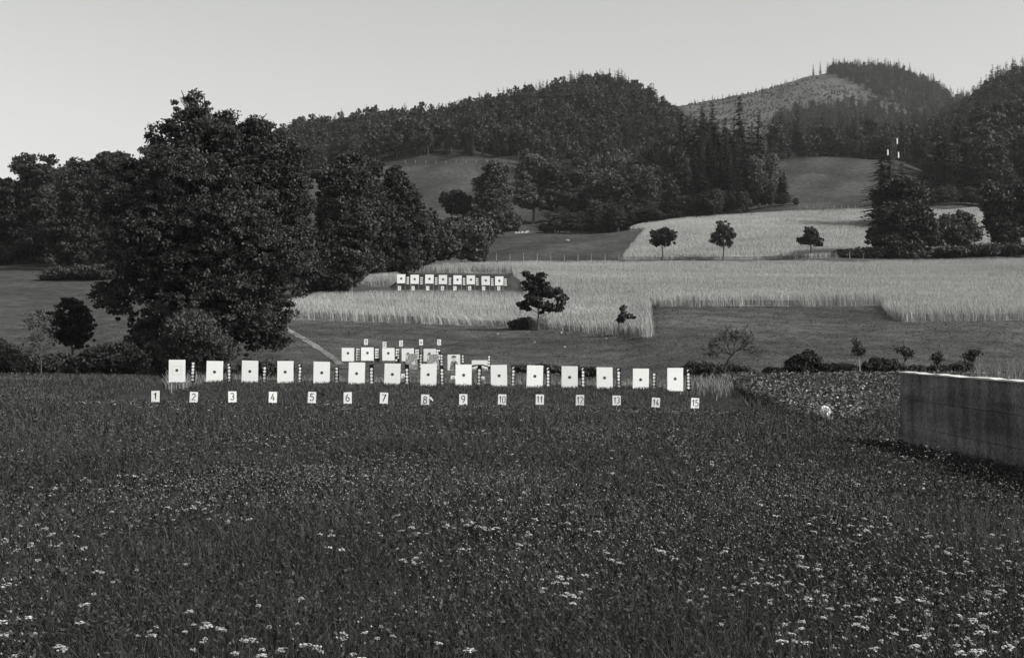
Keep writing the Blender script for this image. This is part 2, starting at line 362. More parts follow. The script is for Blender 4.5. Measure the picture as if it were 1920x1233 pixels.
# short grass on the bank and the mown slope
parts = []
X, Y = scatter(52000, 46.8, 54.5, -.29, .17); k = (X > bankX[0]+.5) & (X < bankX[-1]-.5); X, Y = X[k], Y[k]
parts.append(blades(X, Y, gzv(X, Y)-.01, .05+.09*rng.random(len(X)), .03, 1.2, 1, .3))
X, Y = scatter(150000, 56, 135, -.46, .46, .3); px, py = proj(X, Y, tz(X, Y)); k = ~inpoly(px, py, CROP) & ~(inpoly(px, py, WHEAT)) & ~((Y < 74) & (px < 300))
X, Y = X[k], Y[k]; parts.append(leafquads(np.stack([X, Y, tz(X, Y)+.008+.012*rng.random(len(X))], -1), .07, 5.0, 2.2))
V, Fq = join(parts)
tag(link('short_grass', npmesh('short_grass', V, Fq), M['shortgrass']), 'short mown grass on the target bank and the slope behind', 'grass', kind='stuff')
# pale dry grass behind the bank
X, Y = scatter(9000, 53.5, 58.5, -.26, .166); parts = [blades(X, Y, gzv(X, Y)-.02, .25+.35*rng.random(len(X))*(1+.5*nz(X*.9, Y)), .04, .7, 2)]
c = hit(1355, 745); X = c.x+rng.normal(0, .28, 500)-.25; Y = c.y+4+rng.normal(0, 1.8, 500)
parts.append(blades(X, Y, gzv(X, Y)-.02, .2+.35*rng.random(500), .04, .9, 2))
V, Fq = join(parts)
tag(link('dry_grass', npmesh('dry_grass', V, Fq), M['drygrass']), 'pale dry grass along the back of the front target bank', 'grass', kind='stuff')

def wheat(name, poly, n, D0, D1, u0, u1, hmin, hvar, wd, m, label):
    X, Y = scatter(n, D0, D1, u0, u1, .4); g = tz(X, Y); px, py = proj(X, Y, g); jit = (1.6*nz(X*.7, Y*.9, 3)+1.3*nz(X*2.9, Y*2.3, 5)+.8*rng.normal(0, 1, len(X)))*110/Y; k = inpoly(px+jit*1.5, py+jit*.8, poly); X, Y, g = X[k], Y[k], g[k]
    px, py = proj(X, Y, g)
    lodged = np.clip(1.4-np.hypot((px-1120)/75, (py-590)/16)*1.2, 0, 1)+np.clip(1.2-np.hypot((px-1800)/90, (py-560)/12), 0, 1)*.5
    lodged = lodged+np.clip(nz(X*.16, Y*.22, 13)-.55, 0, 1)*1.6; lodged = np.clip(lodged, 0, 1)*(.6+.4*nz(X*1.1, Y*.9, 4))
    hh = (hmin+hvar*rng.random(len(X))+.07*nz(X*.5, Y*.4, 6))*(1-.5*lodged)
    A = blades(X, Y, g, hh, wd*(.4+1.2*rng.random(len(X))**1.5), .38+0*X, 2, .3, wind=(-.09-.8*lodged, 0))
    B = []
    # standing bed: a sheet at part of the stalk height with closed sides
    us = np.linspace(u0, u1, 560); ds = np.concatenate([np.linspace(D0, 150, 90), np.geomspace(150.4, D1, 150)]) if D0 < 140 else np.linspace(D0, D1, 150)
    Dm, Um = np.meshgrid(ds, us, indexing='ij'); Xm = Um*Dm; g = tz(Xm, Dm); px, py = proj(Xm, Dm, g); ins = inpoly(px, py, poly)
    cell = ins[:-1, :-1] & ins[1:, :-1] & ins[:-1, 1:] & ins[1:, 1:]
    for _ in range(3 if D0 < 140 else 1):
        cp = np.pad(cell, 1); cell = cell & cp[:-2, 1:-1] & cp[2:, 1:-1] & cp[1:-1, :-2] & cp[1:-1, 2:]
    # hold the bed half a metre inside the edge
    hgt = g+hmin*(.48+.06*nz(Xm*1.3, Dm*1.1, 9)); px2, py2 = proj(Xm, Dm, g); lod = np.clip(1.4-np.hypot((px2-1120)/75, (py2-590)/16)*1.2, 0, 1); hgt = hgt-lod*.25
    nI, nJ = Dm.shape; id_ = np.arange(nI*nJ).reshape(nI, nJ)
    top = np.stack([Xm, Dm, hgt], -1).reshape(-1, 3); bot = np.stack([Xm, Dm, g-.1], -1).reshape(-1, 3)
    Fs = [np.stack([id_[:-1, :-1], id_[:-1, 1:], id_[1:, 1:], id_[1:, :-1]], -1)[cell]]
    o = nI*nJ; cp = np.pad(cell, 1)
    c0 = cp[1:-1, 1:-1]
    for sl_, a_, b_ in ((cp[:-2, 1:-1], id_[:-1, :-1], id_[:-1, 1:]), (cp[2:, 1:-1], id_[1:, 1:], id_[1:, :-1]), (cp[1:-1, :-2], id_[1:, :-1], id_[:-1, :-1]), (cp[1:-1, 2:], id_[:-1, 1:], id_[1:, 1:])):
        e = c0 & ~sl_; Fs.append(np.stack([a_[e], b_[e], b_[e]+o, a_[e]+o], -1))
    Fb = np.concatenate(Fs); used, inv = np.unique(Fb, return_inverse=True); Vb = np.concatenate([top, bot])[used]; Fb = inv.reshape(Fb.shape)
    V, Fq = join([A, (Vb, Fb)]); mi = np.concatenate([np.zeros(len(A[1])), np.ones(len(Fb))])
    me = npmesh(name, V, Fq, mi); tag(link(name, me, [m, M['wheatbed']]), label, 'grain field', kind='stuff')
wheat('wheat', WHEAT, 950000, 105, 256, -.19, .42, 1.0, .12, .032, M['wheat'], 'standing ripe grain on the slope around the rear target row')
wheat('wheat', UPPER, 420000, 245, 350, .06, .42, .8, .12, .055, M['wheatpale'], 'pale ripe grain in the upper field above the fence')

# flowers
def flowers(n, D0, D1, pw, size, thresh, detail):
    X, Y = scatter(n, D0, D1, -.46, .46, pw); dens = .75*nz(X*1.6, Y*.8, 3)+.5*nz(X*4, Y*3, 8)+np.clip((X/Y-.28)*6, 0, .3)*(Y < 14); k = (dens+rng.random(len(X))*.9 > thresh) & keep_meadow(X, Y)
    k &= ~((X > bankX[0]) & (X < bankX[-1]) & (Y > 46.8)); X, Y = X[k], Y[k]; n = len(X)
    g = gzv(X, Y); h = .36+.14*rng.random(n); s = size*(.5+.8*rng.random(n)**1.5)
    h = np.where((Y > 36) & (X > bankX[0]-1) & (X < bankX[-1]+1), np.minimum(h, .07+np.clip(46.2-Y, 0, 20)*.034), h)
    stems = blades(X, Y, g, h, .006+0*X, .0, 1, .8)
    Vs, Fs = [], []
    K = detail
    tx, ty = rng.normal(0, .18, n), rng.normal(0, .18, n)
    r = s[:, None]*np.sqrt(rng.random((n, K))); a = rng.random((n, K))*6.283
    cx = r*np.cos(a); cy = r*np.sin(a)*.9; cz = h[:, None]+cx*tx[:, None]+cy*ty[:, None]-.25*r*r/s[:, None]+rng.normal(0, .004, (n, K))
    cx += X[:, None]; cy += Y[:, None]; cz += g[:, None]
    fs = (s[:, None]*(.26 if K > 10 else .42)*(.7+.6*rng.random((n, K))))
    ang = rng.random((n, K))*6.283; vs = []
    for q in range(6):
        vs.append(np.stack([cx+fs*np.cos(ang+q*1.0472), cy+fs*np.sin(ang+q*1.0472), cz+fs*.25*rng.normal(0, 1, (n, K))], -1))
    Vf = np.stack(vs, 2).reshape(-1, 6, 3); c = len(Vf)
    b = (np.arange(c)*6)[:, None]; Ff = np.concatenate([b+np.array([0, 1, 2, 3]), b+np.array([0, 3, 4, 5])])
    return stems, (Vf.reshape(-1, 3), Ff)
S, H = [], []
for args in [(3000, 6.3, 14, .3, .030, .78, 30), (3600, 13, 28, .5, .025, .72, 9), (3000, 26, 46, .8, .032, .9, 5), (900, 46, 75, 1, .05, 1.0, 4)]:
    a, b = flowers(*args); S.append(a); H.append(b)
nS = sum(len(s[1]) for s in S); V, Fq = join(S+H)
tag(link('meadow_flowers', npmesh('meadow_flowers', V, Fq, (np.arange(len(Fq)) >= nS).astype(int)), [M['blade'], M['umbel']]), 'flat white umbel flowers scattered through the meadow grass', 'flowers', kind='stuff')
X, Y = [], []
for n, a, b in ((30000, 6.3, 20), (16000, 18, 46)):
    x, y = scatter(n, a, b, -.45, .45, .3); k = keep_meadow(x, y) & (nz(x*.7, y*.45, 11)+.9*rng.random(n) > .4); X.append(x[k]); Y.append(y[k])
X = np.concatenate(X); Y = np.concatenate(Y); k = ~((X > bankX[0]) & (Y > 46.6)); X, Y = X[k], Y[k]; n = len(X); s = .005+.006*rng.random(n)+Y*.00008; Z = gzv(X, Y)+(.22+.26*rng.random(n))*np.where((Y > 34) & (X > bankX[0]), .5, 1)
o = np.array([[1, 0, 0], [0, 1, 0], [-1, 0, 0], [0, -1, 0], [0, 0, 1.2], [0, 0, -1]])
V = np.stack([X, Y, Z], -1)[:, None]+o[None]*s[:, None, None]; b = (np.arange(n)*6)[:, None]
Fq = np.concatenate([b+np.array(f) for f in ((0, 1, 4), (1, 2, 4), (2, 3, 4), (3, 0, 4), (1, 0, 5), (2, 1, 5), (3, 2, 5), (0, 3, 5))])
tag(link('seed_heads', npmesh('seed_heads', V, Fq), M['clover']), 'small pale clover and seed heads in the meadow', 'flowers', kind='stuff')

# vegetable plot at the right
X, Y = scatter(60000, 34, 64, .12, .46, .6); g = tz(X, Y); px, py = proj(X, Y, g); k = inpoly(px, py, CROP) & ~((X > WX-.2) & (Y < 34)); X, Y, g = X[k], Y[k], g[k]
hh = .33+.07*nz(X*3, Y*3, 2); C = np.stack([X, Y, g+hh*(.25+.75*rng.random(len(X))**.5)], -1)
C = np.repeat(C, 3, 0)+rng.normal(0, .06, (len(C)*3, 3)); L1 = leafquads(C, .085, .3)
kk = (nz(X*1.2, Y*.5, 7)+rng.random(len(X))*1.6 > 1.25) & (Y > 37); bl = np.stack([X, Y, g+hh+.07], -1)[kk]; bl = bl[rng.random(len(bl)) < .2]; L2 = leafquads(bl, .065, 2.0, 1.0)
V, Fq = join([L1, L2])
tag(link('vegetable_crop', npmesh('vegetable_crop', V, Fq, (np.arange(len(Fq)) >= len(L1[1])).astype(int)), [M['crop'], M['umbel']]), 'leafy crop with white blossoms in the plot left of the concrete wall', 'crop', kind='stuff')
# ------------------------------------------------------------------ concrete wall
def wall():
    root = empty('concrete_wall', (WX, 24, 0)); tag(root, 'dark board-marked concrete wall with sunlit top at the right edge', 'wall')
    m = bpy.data.materials.new('concrete'); m.use_nodes = True; n = m.node_tree.nodes; l = m.node_tree.links; p = n['Principled BSDF']; p.inputs['Roughness'].default_value = .95
    p.inputs['Specular IOR Level'].default_value = .1
    tc = n.new('ShaderNodeTexCoord'); mp = n.new('ShaderNodeMapping'); mp.inputs['Scale'].default_value = (1, 1.3, .3); l.new(tc.outputs['Object'], mp.inputs[0])
    t1 = n.new('ShaderNodeTexNoise'); t1.inputs['Scale'].default_value = 1.6; t1.inputs['Detail'].default_value = 8; l.new(mp.outputs[0], t1.inputs[0])
    mp2 = n.new('ShaderNodeMapping'); mp2.inputs['Scale'].default_value = (1, .12, 1.2); l.new(tc.outputs['Object'], mp2.inputs[0])
    t2 = n.new('ShaderNodeTexNoise'); t2.inputs['Scale'].default_value = 2; t2.inputs['Detail'].default_value = 5; l.new(mp2.outputs[0], t2.inputs[0])
    t3 = n.new('ShaderNodeTexNoise'); t3.inputs['Scale'].default_value = 14; t3.inputs['Detail'].default_value = 8; l.new(tc.outputs['Object'], t3.inputs[0])
    a = n.new('ShaderNodeMath'); a.operation = 'MULTIPLY'; l.new(t1.outputs[0], a.inputs[0]); l.new(t2.outputs[0], a.inputs[1])
    b = n.new('ShaderNodeMath'); b.operation = 'MULTIPLY'; l.new(a.outputs[0], b.inputs[0]); l.new(t3.outputs[0], b.inputs[1])
    r = n.new('ShaderNodeMapRange'); r.inputs[1].default_value = .05; r.inputs[2].default_value = .22; r.inputs[3].default_value = .035; r.inputs[4].default_value = .24; l.new(b.outputs[0], r.inputs[0]); l.new(r.outputs[0], p.inputs['Base Color'])
    bp = n.new('ShaderNodeBump'); bp.inputs['Strength'].default_value = .4; bp.inputs['Distance'].default_value = .02; l.new(t3.outputs[0], bp.inputs['Height']); l.new(bp.outputs[0], p.inputs['Normal'])
    b_ = MB(); zb = -.9; zt = 1.56; th = .2; y0, y1 = -8.0, 8.0; nb = 4
    hb = (zt-zb)/nb
    for i in range(nb):                                       # shuttering boards leave shallow lips
        off = .012*(i % 2)+.004*(i*7 % 3)
        b_.box((th/2+off/2, (y0+y1)/2, zb+hb*(i+.5)), (th-off, y1-y0, hb-.012))
    b_.box((th/2+.02, (y0+y1)/2, (zb+zt)/2-.02), (th-.05, y1-y0-.01, zt-zb-.05))
    b_.build('wall_body', m, root)
    c = MB(); seg = 40; 
    poly = []
    V = []; 
    for i in range(seg+1):
        y = y0+(y1-y0)*i/seg; j = random.uniform(-.012, .012); k = random.uniform(-.014, .014)
        V += [(-.02+j, y, zt-.012), (-.02+j, y, zt+.014+k), (th+.02, y, zt+.02+k), (th+.02, y, zt-.012)]
    Fq = [(i*4+q, i*4+(q+1) % 4, (i+1)*4+(q+1) % 4, (i+1)*4+q) for i in range(seg) for q in range(4)]+[(0, 3, 2, 1), (seg*4, seg*4+1, seg*4+2, seg*4+3)]
    c.add(V, Fq); c.build('sunlit_top', mat('painted_sunlit_top', .55, var=.15, scale=9), root)  # sunlit wall top: its brightness is put into this paler colour
    return root
wall()
mb = MB(); V = []; xs = np.linspace(WX+.3, 20, 16); ys = np.linspace(14, 31.7, 30)
for y in ys:
    for x in xs:
        e = min(1, (31.7-y)/1.5); V.append((x, y, -.5+(1.8+.1*float(nz(x*.8, y*.9)))*e))
me = npmesh('earth_fill', V, [(j*16+i, j*16+i+1, (j+1)*16+i+1, (j+1)*16+i) for j in range(29) for i in range(15)], smooth=True)
a = me.attributes.new('alb', 'FLOAT', 'POINT'); a.data.foreach_set('value', np.full(len(V), .045, np.float32))
tag(link('earth_fill', me, M['ground']), kind='structure')
n = 5200; X = WX+.4+6*rng.random(n)**1.3; Y = 18+12.5*rng.random(n); g = 1.28+0*Y
hh = (.15+.75*rng.random(n)**2)*np.clip((X-WX)/1.2, .4, 1.1)*np.clip(1.15-(Y-24)*.07, .35, 1.1)
A = blades(X, Y, g, hh+.05, .012, .6, 2)
tag(link('bank_grass', npmesh('bank_grass', *A), M['drygrass']), 'wispy tall grass growing on the fill behind the concrete wall', 'grass', kind='stuff')

# ------------------------------------------------------------------ targets, plate racks, number signs
ARC = lambda cx, cy, rx, ry, a0, a1, n=10: [(cx+rx*math.cos(R(a0+(a1-a0)*i/n)), cy+ry*math.sin(R(a0+(a1-a0)*i/n))) for i in range(n+1)]
DIG = {   # strokes in a box 0.6 wide and 1 high
 '0': [ARC(.3, .72, .22, .22, 0, 180)+ARC(.3, .28, .22, .22, 180, 360)+[(.52, .72)]],
 '1': [[(.12, .74), (.34, .96), (.34, .04)]],
 '2': [ARC(.3, .72, .22, .23, 170, -20, 12)+[(.08, .06), (.55, .06)]],
 '3': [ARC(.28, .74, .21, .21, 160, -80, 12)+ARC(.28, .28, .24, .23, 80, -160, 12)],
 '4': [[(.38, .04), (.38, .6)], [(.36, .96), (.06, .28), (.56, .28)]],
 '5': [[(.52, .94), (.14, .94), (.12, .55)]+ARC(.28, .33, .25, .28, 125, -150, 14)],
 '6': [ARC(.3, .3, .22, .25, 0, 360, 16), [(.09, .32), (.13, .65), (.36, .96)]],
 '7': [[(.06, .93), (.54, .93), (.2, .04)]],
 '8': [ARC(.3, .74, .19, .2, 0, 360, 14), ARC(.3, .28, .23, .25, 0, 360, 14)],
 '9': [ARC(.3, .7, .22, .25, 0, 360, 16), [(.51, .68), (.47, .35), (.24, .04)]]}
def digits_mesh(text, h, th=.105, y=-.012):
    mb = MB(); n = len(text); cw = .6 if n == 1 else .5; tot = cw*n
    for k, ch in enumerate(text):
        for st in DIG[ch]:
            P = [((p[0]*(cw/.6)+k*cw-tot/2)*h, (p[1]-.5)*h) for p in st]; wd = th*h*(1 if n == 1 else .85)
            for i in range(len(P)):                                 # ribbon with mitred joints
                pass
            L, Rr = [], []
            for i in range(len(P)):
                a = Vector(P[max(i-1, 0)]); b = Vector(P[min(i+1, len(P)-1)]); d = (b-a).normalized(); nrm = Vector((-d.y, d.x))
                if 0 < i < len(P)-1:
                    d1_ = (Vector(P[i])-a).normalized(); c = max(.5, abs(d1_.dot(d))); ww = wd/2/c
                else: ww = wd/2
                L.append(Vector(P[i])+nrm*ww); Rr.append(Vector(P[i])-nrm*ww)
            yy = y-.0015*(k % 2)-random.random()*.001
            vs = [(p.x, yy, p.y) for p in L]+[(p.x, yy, p.y) for p in Rr]; m_ = len(P)
            mb.add(vs, [(i, i+1, m_+i+1, m_+i) for i in range(m_-1)])
    return mb.mesh('numeral')
def ragged(wd, h, jag, n=14, skew=0.0):                             # outline in XZ, z from 0, bottom edge chewed
    b = [(-wd/2+wd*i/n, (random.uniform(0, jag) if 0 < i < n else random.uniform(0, jag*.4))) for i in range(n+1)]
    return b+[(wd/2+skew, h+random.uniform(-.01, .01)), (-wd/2+skew, h)]
def disc_mb(r, y0, y1, cx=0, cz=0, n=20, mb=None):
    mb = mb or MB(); mb.prism([(cx+r*math.cos(2*math.pi*i/n), cz+r*math.sin(2*math.pi*i/n)) for i in range(n)], y0, y1); return mb
def target(cx, top, bot, wpx, bx, by, D, br, label, group, name='target_board', jag=.02, legs=False, frame=False, tilt=0):
    s = D/F; c = at(cx, bot, D); h = (bot-top)*s; wd = wpx*s
    root = empty(name, c, 0); root.rotation_euler = (random.uniform(-.04, .02), tilt, random.uniform(-.08, .08)); tag(root, label, 'target', group)
    b = MB(); b.prism(ragged(wd, h, jag, skew=random.uniform(-.01, .02)), 0, .02); b.build('board', M['white'], root)
    disc_mb(br, -.003, 0.001, (bx-cx)*s, (bot-by)*s).build('bullseye', M['bull'], root)
    if frame:                                                        # faint printed frame
        f = MB(); q = .16; cc = ((bx-cx)*s, (bot-by)*s)
        for (ox, oz, a, b2) in ((0, q, 2*q, .012), (0, -q, 2*q, .012), (q, 0, .012, 2*q), (-q, 0, .012, 2*q)): f.box((cc[0]+ox, -.001, cc[1]+oz), (a, .003, b2))
        f.build('printed_frame', M['faint'], root)
    g = gz(c.x, c.y)
    for sx in (-1, 1):
        p = MB(); zl = g-.3-c.z
        if legs: p.box((sx*(wd/2-.03), .03, (zl+h*.9)/2), (.035, .035, h*.9-zl))
        else: p.box((sx*(wd/2-.09), .04, (zl+h*.85)/2), (.04, .04, h*.85-zl))
        p.build('post', M['wood'], root)
    return root
def rack(cx, top, bot, discs, D, r, label, group, wpx=None, cols=1, bent=False, dx=0.0):
    """dark rack of white falling plates; discs = list of apparent heights, an entry may be (y, mask)"""
    s = D/F; c = at(cx, bot, D); h = (bot-top)*s; wd = wpx*s
    root = empty('plate_rack', c, 0); root.rotation_euler = (random.uniform(-.02, .02), random.uniform(-.03, .04), random.uniform(-.05, .05)); tag(root, label, 'target rack', group)
    b = MB(); b.box((0, .03, h/2), (wd*.82, .03, h))
    for sx in (-1, 1): b.box((sx*wd*.46, .015, h/2+.0), (wd*.09, .06, h+.01))
    b.box((0, .018, h+.012), (wd*1.02, .066, .02)); b.build('rack_frame', M['rack'], root)
    for d in discs:
        y, mask = d if isinstance(d, tuple) else (d, (1,)*cols)
        for q in range(cols):
            if not mask[q]: continue
            ox = 0 if cols == 1 else (q-.5)*dx*s*2*.5*2
            disc_mb(r*random.uniform(.94, 1.04), -.004, .006, ox+random.uniform(-.004, .004), (bot-y)*s, 16).build('plate', M['disc'], root)
            if cols == 2 and q == 0 and mask[1]:
                pass
    if bent:
        p = MB(); n = 10
        arc = [(r*math.cos(R(60+150*i/n)), r*math.sin(R(60+150*i/n))) for i in range(n+1)]; inn = [(x*.55+.012, z*.55-.005) for x, z in reversed(arc)]
        zc = h-r*1.2
        p.prism([(x, z+zc) for x, z in arc+inn], -.012, -.004); p.build('bent_plate', M['disc'], root)
    g = gz(c.x, c.y); p = MB(); p.box((0, .035, (g-.3-c.z)/2), (.04, .03, c.z-g+.3)); p.build('post', M['rack'], root)
    return root
def sign(cx, top, bot, wpx, num, D, label, group, jag=.02, tilt=0.0, stick=False, faded=False, paper='white'):
    s = D/F; c = at(cx, bot, D); h = (bot-top)*s; wd = wpx*s; root = empty('number_sign', c); root.rotation_euler = (random.uniform(-.1, 0), tilt, random.uniform(-.1, .1)); tag(root, label, 'number sign', group)
    b = MB(); b.prism(ragged(wd, h, jag, 10), 0, .015); b.build('board', M[paper], root)
    me = digits_mesh(num, h*.66, y=-.003); o = link('numeral', me, M['bull'] if faded else M['black'], root, (0, 0, h*.53))
    g = gz(c.x, c.y); p = MB(); p.box((0, .026, (g-.25-c.z+h*.8)/2), (.025, .02, h*.8+c.z-g+.25)); p.build('stake', M['wood'], root)
    return root
ORD = ['first', 'second', 'third', 'fourth', 'fifth', 'sixth', 'seventh', 'eighth', 'ninth', 'tenth', 'eleventh', 'twelfth', 'thirteenth', 'fourteenth', 'fifteenth']
FT = [(332, 674, 716, 30.5, 332, 694), (402, 676.5, 716.5, 30.5, 402, 697), (468.2, 675.5, 717.5, 30.5, 468, 696), (535, 676.5, 718, 30, 535, 697), (602.7, 677.5, 719, 30.5, 603, 698.5), (668.3, 679, 720.5, 30.5, 668.5, 700),
 (735, 681, 722, 30, 735.5, 701.5), (803, 682, 723.5, 30.2, 803, 702), (869.2, 683, 723.5, 30.2, 869.5, 703), (935.8, 684, 725, 30.5, 936, 704), (1002.2, 684.5, 727, 30.5, 1002.5, 705), (1068, 686, 729, 30.3, 1068, 707),
 (1134, 688, 730, 30, 1133.5, 708), (1201.2, 690.5, 731.5, 30.3, 1201, 711.5), (1266, 689.5, 732.5, 30, 1266, 710)]
TL = [-.01, .02, .02, -.005, .015, .01, .015, 0, 0, -.005, .02, 0, 0, .005, 0]
for i, (cx, t, b, wp, bx, by) in enumerate(FT):
    target(cx, t, b+.5, wp, bx, by, 50.0, .057, f'tall white target in the front row, behind and right of number sign {i+1}', 'tall white targets of the front row', frame=(i == 0), tilt=TL[i])
RK = [(361.5, 679, 716, 6, 680.5, 0), (430.5, 681, 715.5, 5, 689, 1), (495.5, 687, 716.5, 5, 690, 0), (562.5, 682, 717.5, 5, 690.5, 1), (631.5, 688, 717, 5, 690.5, 0), (697, 684, 720, 5, 692, 0), (763.5, 684, 721.5, 5, 693.5, 0), (829.5, 689, 722, 5, 694, 0),
 (898, 686, 722.5, 5, 694.5, 0), (961.8, 687, 724, 5, 696, 1), (1028, 688.5, 726.5, 5, 697, 1), (1093.6, 689, 728.5, 5, 697.5, 1), (1160.2, 690, 729, 5, 699, 1), (1226, 699, 731, 5, 701.7, 0), (1291.3, 692, 732.5, 5, 702, 1)]
for i, (cx, t, b, nd, y0, bent) in enumerate(RK):
    rack(cx, t, b, [y0+6.15*k for k in range(nd)], 50.2, .054, f'narrow dark rack of {"six" if nd == 6 else "five"} white plates beside the {ORD[i]} front row target', 'plate racks of the front row', wpx=7.6, bent=bool(bent))
SG = [(732.5, 753.5), (734, 754.5), (733, 754), (734, 755), (734, 755.5), (735, 756.5), (735.5, 756.5), (739, 760), (738, 759), (739, 759.5), (739, 758.5), (740, 760.5), (741, 760), (745, 764), (745.5, 766)]
ST = [0, .02, -.02, .02, .03, -.01, .04, .02, 0, .04, .01, .03, 0, .06, .06]
for i, (t, b) in enumerate(SG):
    extra = ', numeral shot through and faded' if i in (9, 11) else (', bottom edge torn' if i in (7, 8, 13) else '')
    sign(SIGNX[i], t, b, 15.2, str(i+1), 46.2, f'white number sign {i+1} at the foot of the front bank{extra}', 'number signs of the front row', jag=.05 if i in (7, 8, 9, 11, 12, 13, 14) else .015, tilt=ST[i], faded=i in (9, 11))
c = at(808, 748, 46.1); mb = MB(); mb.add([(-.06, 0, .06), (.0, 0, .09), (.09, 0, -.03), (.07, 0, -.07), (-.02, 0, .0), (-.06, .01, .06)], [(0, 1, 2, 3, 4)]); mb.add([(-.06, .01, .06), (.0, .01, .09), (.09, .01, -.03), (.07, .01, -.07), (-.02, .01, .0)], [(4, 3, 2, 1, 0)])
tag(mb.build('board_splinter', M['white'], None, c), 'white splinter stuck in the grass right of number sign 8', 'splinter')
# middle row
MT = [(652.5, 652, 677, 23, 652.5, 662), (688.8, 651, 676, 23.5, 689, 661.5), (728.5, 652, 676, 23, 728, 662), (764.7, 653, 677, 23, 765, 663), (805.8, 653.5, 677.5, 23.3, 805, 663)]
for i, a in enumerate(MT):
    target(*a[:4], a[4], a[5], 100.0, .10, f'square white target, {ORD[i]} from the left in the middle row'+(', partly hidden' if i > 2 else ''), 'square targets of the middle row', jag=.02, legs=True)
MR = [(671, 652.5, 677.5, [(654.5+4.9*k, (1, 1)) for k in range(5)]), (707, 652.5, 677, [(655+4.9*k, (1, 1)) for k in range(4)]), (745, 652.5, 679, [(655.5, (1, 1)), (660.5, (1, 1)), (665.5, (1, 1)), (670.3, (0, 1)), (675, (1, 0))]),
      (782.3, 653, 679, [(656.5+4.9*k, (1, 1)) for k in range(4)]), (822.5, 653.5, 679, [(657, (1, 1)), (662, (1, 0)), (667, (0, 1)), (672, (1, 1))])]
for i, (cx, t, b, ds) in enumerate(MR):
    rack(cx, t, b, ds, 100.1, .085, f'dark rack with paired white plates right of the {ORD[i]} middle row target', 'double plate racks of the middle row', wpx=8.6, cols=2, dx=2.05)
for i, (cx, y0, nd) in enumerate([(788.5, 666, 5), (828.3, 667, 4), (868, 667.5, 3), (917, 669, 4)]):
    rack(cx, y0-2.5, y0+5.2*nd+1, [y0+5.2*k for k in range(nd)], 96.0, .078, ['slim rack of five small plates between the two mottled picture targets', 'slim rack of four small plates right of the second mottled picture target', 'slim rack of three small plates right of the soldier picture target', 'slim rack of four small plates right of the folded picture target'][i], 'single plate racks of the middle row', wpx=5.4)
def figure_board(cx, t, b, wp, D, label, kind):
    s = D/F; c = at(cx, b, D); h = (b-t)*s; wd = wp*s; root = empty('figure_target', c); tag(root, label, 'picture target', 'picture targets of the middle row')
    bd = MB(); bd.prism(ragged(wd, h, .02), 0, .02); bd.build('board', M['mottle'] if kind == 'mottle' else M['paper'], root)
    P = lambda pts, y, m, n_: (lambda q: (q.prism([(x*wd, z*h) for x, z in pts], y, y+.002), q.build(n_, m, root)))(MB())
    if kind == 'soldier':
        P([(-.05, .04), (-.3, .04), (-.28, .3), (-.25, .5), (-.12, .64), (.14, .64), (.28, .52), (.36, .3), (.38, .04)], -.003, M['midgrey'], 'printed_coat')
        P([(-.12, .6), (-.14, .75), (-.08, .84), (.08, .84), (.13, .75), (.1, .6), (0, .56)], -.006, M['faint'], 'printed_face')
        P([(-.2, .79), (-.16, .9), (0, .95), (.16, .9), (.2, .8), (0, .82)], -.009, M['darkprint'], 'printed_cap')
        P([(-.34, .12), (-.3, .08), (.16, .5), (.1, .54)], -.012, M['darkprint'], 'printed_rifle')
        P([(.02, .04), (.1, .04), (.12, .5), (.0, .5)], -.009, M['darkprint'], 'printed_shadow')
    elif kind == 'mottle':
        P([(-.5, .74), (-.5, .95), (-.38, .98), (-.3, .8), (-.34, .6)], -.003, M['faint'], 'printed_light')
        P([(-.28, .8), (-.1, .93), (-.2, .7), (-.3, .55), (-.35, .62)], -.006, M['midgrey'], 'printed_cap')
        P([(-.02, .42), (.24, .6), (.34, .36), (.1, .28)], -.003, M['faint'], 'printed_patch')
        P([(.1, .75), (.42, .92), (.45, .78), (.14, .66)], -.003, M['midgrey'], 'printed_foliage')
    else:
        P([(-.5, .34), (-.5, .56), (-.2, .62), (.2, .62), (.5, .5), (.5, .38), (.2, .5), (-.15, .5)], -.003, M['darkprint'], 'printed_brim')
        P([(-.5, .02), (-.46, .3), (-.3, .2), (-.2, .36), (-.1, .1), (.1, .14), (.2, .36), (.36, .2), (.46, .3), (.48, .02)], -.006, M['midgrey'], 'printed_coat')
        P([(-.2, .05), (-.12, .44), (.1, .44), (.22, .05)], -.009, M['darkprint'], 'printed_figure')
    g = gz(c.x, c.y)
    for sx in (-1, 1):
        p = MB(); zl = g-.3-c.z; p.box((sx*(wd/2-.05), .04, (zl+h*.85)/2), (.04, .04, h*.85-zl)); p.build('post', M['wood'], root)
figure_board(771.8, 663, 692.5, 22.5, 95.5, 'mottled grey picture target in front of the fourth square middle row target', 'mottle')
figure_board(811.8, 664, 693, 22.5, 95.5, 'mottled grey picture target in front of the fifth square middle row target', 'mottle')
figure_board(851, 664.5, 694.5, 23.5, 95.5, 'picture target showing a soldier in a cap, middle row', 'soldier')
figure_board(899.5, 675, 696, 30, 95.5, 'wide picture target white above and dark patterned below, middle row', 'wide')
for i, (cx, t, b) in enumerate([(686, 635.3, 646.3), (721, 640.3, 651.5), (751.8, 638, 649), (789.6, 636, 647), (823.3, 636, 647)]):
    sign(cx, t, b, 7.0, str(i+1), 106.5, f'small white number sign {i+1} on a stake above the middle row', 'number signs of the middle row', jag=.01, tilt=.02*(-1)**i)
for cx, t, b, nn in [(757, 700.5, 714.5, '6'), (850, 704, 717.5, '8'), (903, 705.5, 718.5, '9')]:
    sign(cx, t, b, 10.5, nn, 86.0, f'number sign {nn} low behind the front row, half hidden', 'number signs of the middle row', jag=.03, tilt=.05)
